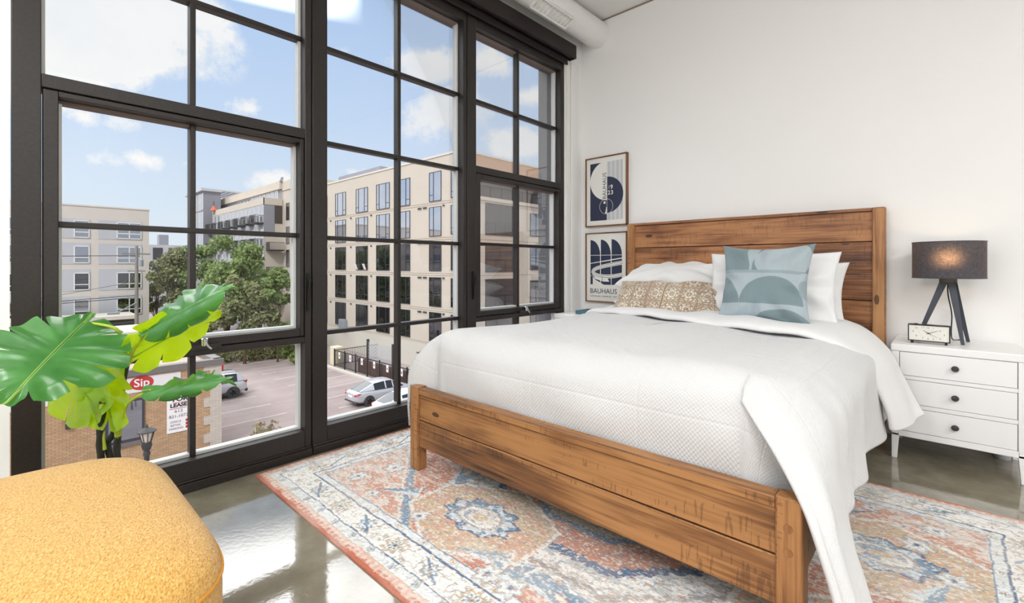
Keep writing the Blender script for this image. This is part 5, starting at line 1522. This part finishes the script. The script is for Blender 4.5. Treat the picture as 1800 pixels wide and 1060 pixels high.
# ---- street lamp --------------------------------------------------------
sx_, sy_ = -14.6*1.0, 0
d = pix_dir(258, 700); F_ = Vector((-math.sin(YAW), math.cos(YAW), 0)); d = d/d.dot(F_)
lp = Vector((0, 0, 1))+d*15.5; lp.z = GZ
t = thing('street_lamp', 'dark iron lantern lamp post in front of the tan brick wall', 'lamp post', lp)
ht = (1-(745-466.5)/820.8*15.5)-GZ
MB().lathe([(0, 0), (.16, 0), (.16, .25), (.09, .35), (.075, .5), (.075, ht-1.05), (.10, ht-1.03), (.10, ht-.95), (.075, ht-.9), (.11, ht-.85), (.15, ht-.72), (.13, ht-.60), (0, ht-.60)], 20).build('post', 'lampiron', t)
MB().lathe([(.10, ht-.60), (.12, ht-.56), (.19, ht-.26), (0, ht-.26)], 16).build('lantern_glass', 'frost', t)
m = MB()
for k in range(8):
    a_ = 2*PI*k/8; m.tube([(.125*math.cos(a_), .125*math.sin(a_), ht-.60), (.215*math.cos(a_), .215*math.sin(a_), ht-.25)], .012, 6)
m.build('lantern_bar', 'lampiron', t)
MB().lathe([(.27, ht-.26), (.27, ht-.235), (.10, ht-.14), (.05, ht-.12), (.035, ht-.08), (.015, ht-.04), (.01, ht), (0, ht)], 20).build('lantern_roof', 'lampiron', t)

# ---- utility pole and cables -------------------------------------------
d = pix_dir(240, 500); d = d/d.dot(F_); up = Vector((0, 0, 1))+d*47; 
t = thing('utility_pole', 'tall grey timber utility pole carrying cables in front of the pale block', 'pole', (up.x, up.y, GZ))
H_ = 1+(466.5-432)/820.8*47-GZ
MB().lathe([(0, 0), (.19, 0), (.13, H_), (0, H_)], 14).build('pole', 'pole', t)
MB().box(-.05, .05, -1.1, 1.1, H_-.9, H_-.75).box(-.05, .05, -.7, .7, H_-2.6, H_-2.5).build('crossarm', 'pole', t)
MB().lathe([(0, 0), (.22, .02), (.22, .7), (0, .74)], 14, (.25, .3, H_-2.1)).build('transformer', 'galv', t)
m = MB(); m.quadbar((.1, 0, H_-5.7), (.6, -1.6, H_-6.6), (.05, .05), (.04, .04)); m.box(.5, .8, -2.3, -1.4, H_-6.75, H_-6.55); m.build('lamp_arm', 'galv', t)
m = MB()
for zc, dy in ((H_-1.0, 0), (H_-5.0, .0), (H_-5.2, .0), (H_-7.6, 0)):
    for (ex, ey, ez) in ((14, -34, .3),): m.tube(poly_curve([(0, dy, zc), (ex*.5, ey*.5, zc-.35), (ex, ey, zc+ez)], 24), .035, 5)
m.tube(poly_curve([(0, 0, H_-3.6), (4, -10, H_-5.2), (9, -24, H_-6.2)], 20), .02, 5)
m.build('cable', 'wire', t)

# ---- yard fence and things behind it -----------------------------------
fy0 = 20.15
t = thing('fence', 'black picket fence on the kerb between the car park and the beige block', 'fence', (-34, fy0, GZ))
m = MB(); fx0, fx1 = -40.8, -25.0; L_ = wloc(t)
for z in (.25, 1.55): m.box(fx0, fx1, fy0-.02, fy0+.02, GZ+z, GZ+z+.05)
for x in np.arange(fx0, fx1, .16): m.box(x-.012, x+.012, fy0-.012, fy0+.012, GZ+.2, GZ+1.62)
for y in np.arange(fy0, 24.6, .16): m.box(fx0-.012, fx0+.012, y-.012, y+.012, GZ+.2, GZ+1.62)
for z in (.25, 1.55): m.box(fx0-.02, fx0+.02, fy0, 24.6, GZ+z, GZ+z+.05)
wb(m, 'pickets', 'rail', t, smooth=0)
for x in np.arange(fx0, fx1+.1, 1.9): wb(MB().box(x-.045, x+.045, fy0-.045, fy0+.045, GZ, GZ+1.72), 'fence_post', 'rail', t)
m = MB()
for x in np.arange(fx0+1.0, fx1, 1.95): m.box(x-.14, x+.14, fy0-.05, fy0-.03, GZ+.95, GZ+1.5, 0).box(x-.05, x+.05, fy0-.054, fy0-.05, GZ+1.12, GZ+1.3, 1)
wb(m, 'notice_plate', ['signwhite', 'signblack'], t, smooth=0)
t = thing('lattice_gate', 'pale folding lattice gate standing behind the black picket fence', 'gate', (-35.3, 21.5, GZ))
m = MB(); W_, H2 = 3.8, 2.55; n = 22
for k in range(-8, n):
    for s in (1, -1):
        xa = k*W_/n; 
        p0 = Vector((xa, 0, .15)); p1 = Vector((xa+ W_/n*8, 0, H2)) if s > 0 else None
        if s > 0: a_, b_ = (xa, .15), (xa+W_*8/n, H2)
        else: a_, b_ = (xa, H2), (xa+W_*8/n, .15)
        # clip to the panel
        (ax, az), (bx, bz) = a_, b_
        if bx <= 0 or ax >= W_: continue
        if ax < 0: f = -ax/(bx-ax); ax, az = 0, az+(bz-az)*f
        if bx > W_: f = (W_-ax)/(bx-ax); bx, bz = W_, az+(bz-az)*f
        m.tube([(ax-W_/2, .02*s, az), (bx-W_/2, .02*s, bz)], .018, 4)
m.build('lattice', 'lattice', t, smooth=0)
for x in (-W_/2-.12, W_/2+.05): MB().box(x-.09, x+.09, -.09, .09, 0, H2+.25).build('gate_post', 'charcoal', t)
t = thing('reflection_board', 'added brown board standing in for a brownish reflection behind the picket fence', 'screen', (-32, 20.7, GZ))
MB().box(-5.5, 5.5, -.04, .04, .05, 1.2).build('board', 'browncl', t)  # added board, its brown imitates a reflection behind the pickets
for x in (-5.4, -1.8, 1.8, 5.4): MB().box(x-.06, x+.06, -.05, .07, 0, 1.25).build('post', 'charcoal', t)
o = MB().box(-.55, .55, -.4, .4, 0, 1.7).build('utility_cabinet', 'creambox', None, bevel=.04); o.location = (-41.9, 20.9, GZ); tag(o, 'cream metal utility cabinet at the end of the picket fence', 'cabinet')
o = MB().box(-.65, .65, -.35, 0, 0, 1.1).build('meter_box', 'galv', None, bevel=.02); o.location = (-49.3+.2, YB-.036, GZ+2.2); tag(o, 'grey metal meter box on the base wall of the beige block', 'box')
def patio_set(x, y, label):
    t = thing('patio_chair', label, 'chair', (x, y, GZ), .4)
    MB().box(-.3, .3, -.3, .3, .40, .46).build('seat', 'rail', t); MB().box(-.3, .3, .26, .32, .46, 1.0).build('backrest', 'rail', t)
    for sx in (-.26, .26):
        for sy in (-.26, .26): MB().box(sx-.02, sx+.02, sy-.02, sy+.02, 0, .40).build('leg', 'rail', t)
patio_set(-29.6, 22.5, 'dark patio chair in the yard behind the fence, beside the lattice gate')
t = thing('pergola', 'dark timber pergola in the yard behind the picket fence', 'pergola', (-29.4, 23.2, GZ))
for sx in (-1.1, 1.1):
    for sy in (-.9, .9): MB().box(sx-.07, sx+.07, sy-.07, sy+.07, 0, 2.3).build('post', 'browncl', t)
m = MB()
for y in np.linspace(-1.1, 1.1, 8): m.box(-1.5, 1.5, y-.04, y+.04, 2.3, 2.42)
m.build('roof_slats', 'browncl', t)

# ---- cars ---------------------------------------------------------------
def wheel(parent, x, y, r, wd, out):
    m = MB(); m.lathe([(r*.62, -wd/2), (r*.92, -wd/2), (r, -wd/2+.03), (r, wd/2-.03), (r*.92, wd/2), (r*.62, wd/2), (r*.62, -wd/2)], 32, (0, 0, 0), axis='x', cap=False)
    o = m.build('wheel', 'tyre', parent); o.location = (x, y, r)
    m = MB(); s = out*(wd/2-.02); m.lathe([(0, s), (r*.64, s), (r*.64, s-out*.06), (0, s-out*.06)], 28, axis='x', mi=1)
    for k in range(5):
        a_ = 2*PI*k/5; c, sn = math.cos(a_), math.sin(a_); n1, n2 = -sn, c
        p = [(0, c*.05+n1*.05, sn*.05+n2*.05), (0, c*.05-n1*.05, sn*.05-n2*.05), (0, c*r*.62-n1*.035, sn*r*.62-n2*.035), (0, c*r*.62+n1*.035, sn*r*.62+n2*.035)]
        m.prism([(s, q[1], q[2]) for q in p], (out*.025, 0, 0), 0)
    m.lathe([(r*.56, s+out*.02), (r*.66, s+out*.02), (r*.66, s-out*.04), (r*.56, s-out*.04), (r*.56, s+out*.02)], 28, axis='x', mi=0, cap=False)
    m.build('rim', ['rim', 'tyre'], o)
def car(name, label, loc, rz, paint, spec, trim=False):
    t = thing(name, label, 'car', loc, rz)
    P = []
    for (y, zb, zt, w) in spec['body']:
        half = [(0, zb), (.80*w, zb), (.95*w, zb+.10), (.99*w, zb+.35*(zt-zb)), (w, zb+.60*(zt-zb)), (.975*w, zb+.82*(zt-zb)), (.90*w, zt-.025), (.76*w, zt), (0, zt+.012)]
        P.append([(x, y, z) for x, z in half]+[(-x, y, z) for x, z in half[-2:0:-1]])
    m = MB(); m.grid(P, close=True)
    for e in (0, -1): m.add(P[e], [tuple(range(len(P[e])))])
    body = m.build('body', paint, t, smooth=50); sm = body.modifiers.new('s', 'SUBSURF'); sm.levels = 2; sm.render_levels = 2
    gs = spec['cabin']; pm, gm = MB(), MB()
    sec = []
    for (y, zb, zr, wb_, wr) in gs:
        sec.append([(wb_, y, zb), (wr, y, zr-.03 if zr-zb > .1 else zr), (wr*.88, y, zr+.005), (0, y, zr+.03 if zr-zb > .1 else zr)])
    for i in range(len(sec)-1):
        a_, b_ = sec[i], sec[i+1]; ty = spec['seg'][i]
        for sg in (1, -1):
            A2 = [(sg*p[0], p[1], p[2]) for p in a_]; B2 = [(sg*p[0], p[1], p[2]) for p in b_]
            side, top = (gm if 's' in ty else pm), (gm if 't' in ty else pm)
            side.add([A2[0], A2[1], B2[1], B2[0]], [(0, 1, 2, 3)]); pm.add([A2[1], A2[2], B2[2], B2[1]], [(0, 1, 2, 3)]); top.add([A2[2], A2[3], B2[3], B2[2]], [(0, 1, 2, 3)])
    pm.build('roof', paint, t, smooth=45, weld=1e-4); gm.build('windows', 'carglass', t, smooth=45, weld=1e-4)
    r = spec['r']
    for y in spec['axles']:
        for s in (1, -1):
            m = MB(); m.lathe([(r*1.16, s*.10), (r*1.16, -s*.06), (0, -s*.06), ][::-1], 28, axis='x'); a_ = m.build('wheel_arch', 'plast', t); a_.location = (s*(spec['w']-.075), y, r+.01)
            wheel(t, s*(spec['w']-.085), y, r, .21, s)
    for s in (1, -1):
        q = spec['tail']; m = MB(); m.prism([(s*p[0], p[1], p[2]) for p in q], (s*.02, -.05, 0)); m.build('tail_light', 'tail', t, bevel=.01)
        m = MB(); m.box(s*(spec['w']-.02), s*(spec['w']+.16), spec['mir'][0]-.07, spec['mir'][0]+.07, spec['mir'][1], spec['mir'][1]+.13) if s > 0 else m.box(-spec['w']-.16, -spec['w']+.02, spec['mir'][0]-.07, spec['mir'][0]+.07, spec['mir'][1], spec['mir'][1]+.13)
        m.build('wing_mirror', paint, t, bevel=.03)
    y0 = spec['body'][0][0]
    m = MB(); m.box(-.26, .26, y0-.015, y0+.03, spec['plate'], spec['plate']+.13); m.build('number_plate', 'signwhite', t)
    m = MB(); m.box(-spec['w']*.86, spec['w']*.86, y0-.03, y0+.12, .30, .30+spec['bump']); m.build('rear_bumper_trim', 'plast', t, bevel=.03)
    if trim:
        for s in (1, -1):
            MB().tube([(s*.56, -1.7, 1.70), (s*.60, -1.4, 1.74), (s*.60, .2, 1.76), (s*.57, .5, 1.72)], .02, 6).build('roof_rail', 'plast', t)
            MB().box(s*spec['w']-.04, s*spec['w']+.02, -1.0, 1.0, .28, .40).build('sill_cladding', 'plast', t)
    return t
SED = dict(w=.89, r=.325, axles=(-1.38, 1.33), bump=.07, plate=.62, mir=(.72, .92),
    body=[(-2.27, .42, .82, .62), (-2.22, .30, .95, .80), (-1.9, .22, 1.01, .87), (-1.3, .20, .99, .89), (-.4, .19, .95, .89), (.6, .19, .93, .89), (1.1, .20, .91, .885), (1.7, .22, .84, .86), (2.1, .28, .72, .77), (2.27, .38, .62, .60)],
    cabin=[(-1.95, 1.0, 1.01, .72, .66), (-.95, .98, 1.38, .80, .60), (-.85, .97, 1.40, .81, .60), (-.15, .95, 1.44, .83, .62), (-.05, .95, 1.44, .83, .62), (.42, .93, 1.41, .84, .61), (.52, .93, 1.38, .84, .60), (1.32, .90, .91, .80, .72)],
    seg=['t', 's', 's', '', 's', '', 'ts'], tail=[(.56, -2.26, .84), (.80, -2.12, .93), (.84, -1.9, .90), (.82, -2.15, .78), (.60, -2.27, .74)])
SUV = dict(w=.92, r=.365, axles=(-1.34, 1.34), bump=.20, plate=.80, mir=(.80, 1.05),
    body=[(-2.28, .45, .98, .70), (-2.24, .36, 1.10, .84), (-1.9, .27, 1.14, .90), (-1.2, .25, 1.12, .92), (-.3, .24, 1.09, .92), (.7, .24, 1.07, .92), (1.2, .25, 1.05, .91), (1.8, .27, .98, .88), (2.15, .34, .86, .80), (2.28, .44, .74, .66)],
    cabin=[(-2.15, 1.12, 1.14, .78, .74), (-1.80, 1.12, 1.62, .84, .66), (-1.62, 1.11, 1.66, .84, .67), (-.85, 1.10, 1.69, .85, .68), (-.72, 1.10, 1.70, .85, .68), (.12, 1.08, 1.70, .86, .68), (.22, 1.08, 1.70, .86, .68), (.60, 1.07, 1.66, .86, .67), (.70, 1.07, 1.64, .86, .66), (1.35, 1.05, 1.07, .82, .76)],
    seg=['t', '', 's', '', 's', '', 's', '', 'ts'], tail=[(.55, -2.28, 1.08), (.84, -2.18, 1.10), (.88, -1.95, 1.08), (.86, -2.16, .96), (.58, -2.29, .98)])
car('car', 'silver sedan parked nose-in at the fence with its red tail light showing', (-28.75, 17.55, GZ), 0, 'silver', SED)
car('car', 'silver SUV with roof rails parked beyond the corner of the brick shop', (-37.55, 9.35, GZ), PI, 'silver', SUV, True)
car('car', 'white car showing only its rear deck and window above the black window sill', (-24.95, 17.25, GZ), 0, 'whitecar', SED)
# red post by the shop corner
t = thing('sign_post', 'short dark post with a red top standing beside the silver SUV', 'post', (-40.4, 11.0, GZ))
MB().lathe([(0, 0), (.10, 0), (.10, 1.3), (0, 1.3)], 12).build('post', 'charcoal', t); MB().lathe([(.11, 1.3), (.11, 1.75), (0, 1.78)], 12).build('cap', 'red', t)

# ---- trees and shrubs ---------------------------------------------------
def tree(name, label, cat, x, y, zb, r, h0, h1, n, leafs, mt, seed, group=None, lumps=12, trunk=True, open_=0.0):
    """crown of loose leaf clusters between heights h0 and h1 above the ground"""
    rs = np.random.RandomState(seed); t = thing(name, label, cat, (x, y, zb), 0, group)
    cz, hz = (h0+h1)/2, (h1-h0)/2
    L = []
    for k in range(lumps):
        a_ = rs.rand()*2*PI; q = rs.rand()**.5; e = rs.uniform(-.85, .95); rr = math.sqrt(max(.05, 1-e*e))
        L.append((q*rr*r*.85*math.cos(a_), q*rr*r*.85*math.sin(a_), cz+e*hz*.8, rs.uniform(.28, .5)*r))
    V = np.empty((n, 4, 3)); pick = rs.randint(0, lumps, n)
    d = rs.normal(size=(n, 3)); d /= np.linalg.norm(d, axis=1)[:, None]; q = rs.rand(n)**.4
    Lc = np.array(L)[pick]; c = Lc[:, :3]+d*(q*Lc[:, 3])[:, None]*np.array([1, 1, .8])
    nr = rs.normal(size=(n, 3))+d*.8+np.array([0, 0, .6]); nr /= np.linalg.norm(nr, axis=1)[:, None]
    u = np.cross(nr, rs.normal(size=(n, 3))); u /= np.linalg.norm(u, axis=1)[:, None]; v = np.cross(nr, u)
    s = leafs*rs.uniform(.6, 1.4, n)[:, None]
    V[:, 0] = c-u*s; V[:, 1] = c+v*s*.55; V[:, 2] = c+u*s; V[:, 3] = c-v*s*.55
    me = bpy.data.meshes.new('foliage'); me.vertices.add(n*4); me.vertices.foreach_set('co', V.astype(np.float32).ravel())
    me.loops.add(n*4); me.loops.foreach_set('vertex_index', np.arange(n*4, dtype=np.int32)); me.polygons.add(n); me.polygons.foreach_set('loop_start', np.arange(0, n*4, 4, dtype=np.int32))
    me.update(calc_edges=True); me.materials.append(MT[mt]); o = bpy.data.objects.new('foliage', me); COL.objects.link(o); o.parent = t
    if trunk:
        m = MB(); w = max(.03, r*.07); m.tube([(0, 0, 0), (.05*r, 0, h0*.6), (0, .04*r, cz)], [w, w*.8, w*.4], 8)
        for k in range(min(6, lumps)): m.tube([(0, 0, max(.1*h1, h0*.75)), (L[k][0]*.5, L[k][1]*.5, (L[k][2]+h0)/2), L[k][:3]], [w*.55, w*.35, w*.1], 6)
        m.build('trunk', 'bark', t)
    return t
TG = 'trees between the car park and the apartment blocks'
def at_px(px_, t_):
    d = pix_dir(px_, 466); d = d/d.dot(F_); return d.x*t_, d.y*t_
def htop(py, t_): return 1+(466.5-py)/820.8*t_-GZ
for k, (px_, t_, top, r, h0, n, mt, lab) in enumerate([
    (300, 57.5, 428, 2.6, 2.5, 5000, 'foliage2', 'olive green tree beside the pale block, smallest of the row'),
    (352, 60, 420, 3.0, 2.2, 5000, 'foliage', 'green tree second in the row from the pale block'),
    (400, 52, 402, 3.4, 2.0, 7000, 'foliage', 'broad dense green tree in the middle of the row before the balconies'),
    (455, 49, 392, 2.9, 1.8, 7000, 'foliage', 'tallest green tree reaching up to the balconies by the dark window mullion'),
    (430, 44, 470, 2.4, 1.0, 5000, 'foliage2', 'low olive tree in front of the tallest green tree'),
    (488, 45, 455, 1.7, 1.2, 3500, 'foliage', 'narrow green tree against the corner balconies'),
    (275, 68, 452, 2.0, 1.5, 3000, 'foliage2', 'bushy olive tree tucked against the corner of the pale block'),
    (340, 46, 500, 2.6, .6, 5000, 'foliage2', 'low spreading olive tree behind the raised monstera leaf')]):
    x, y = at_px(px_, t_); tree('tree', lab, 'tree', x, y, GZ, r, h0, htop(top, t_), n, .20, mt, 100+k, TG, 16)
for k, (px_, t_, r, h, lab) in enumerate([(486, 50, 1.3, 1.3, 'green shrub at the back edge of the car park'), (506, 47.5, 1.3, 1.1, 'green shrub nearer the fence at the back edge of the car park'), (522, 44.5, 1.1, .9, 'small light green shrub next to the dark window mullion'),
                                       (312, 50, 1.8, 1.6, 'low shrub by the white outbuilding'), (400, 46, 2.6, 1.5, 'low wide shrub under the middle trees'), (455, 47, 2.4, 1.5, 'low shrub under the tallest tree')]):
    x, y = at_px(px_, t_); tree('shrub', lab, 'shrub', x, y, GZ, r, .05, h, 1800, .13, 'foliage4' if k < 3 else 'foliage2', 200+k, 'shrubs around the car park', 9, False)
x, y = at_px(462, 14.5)
tree('ornamental_tree', 'small bronze-green ornamental tree rising just outside the window sill', 'tree', x, y, GZ, .50, 3.6, htop(738, 14.5), 420, .055, 'foliage3', 300, None, 12)
x, y = at_px(497, 14.2)
tree('ornamental_tree', 'thin reddish twig top beside the bronze-green ornamental tree', 'tree', x, y, GZ, .22, 3.6, htop(742, 14.2), 90, .05, 'foliage3', 301, None, 6)
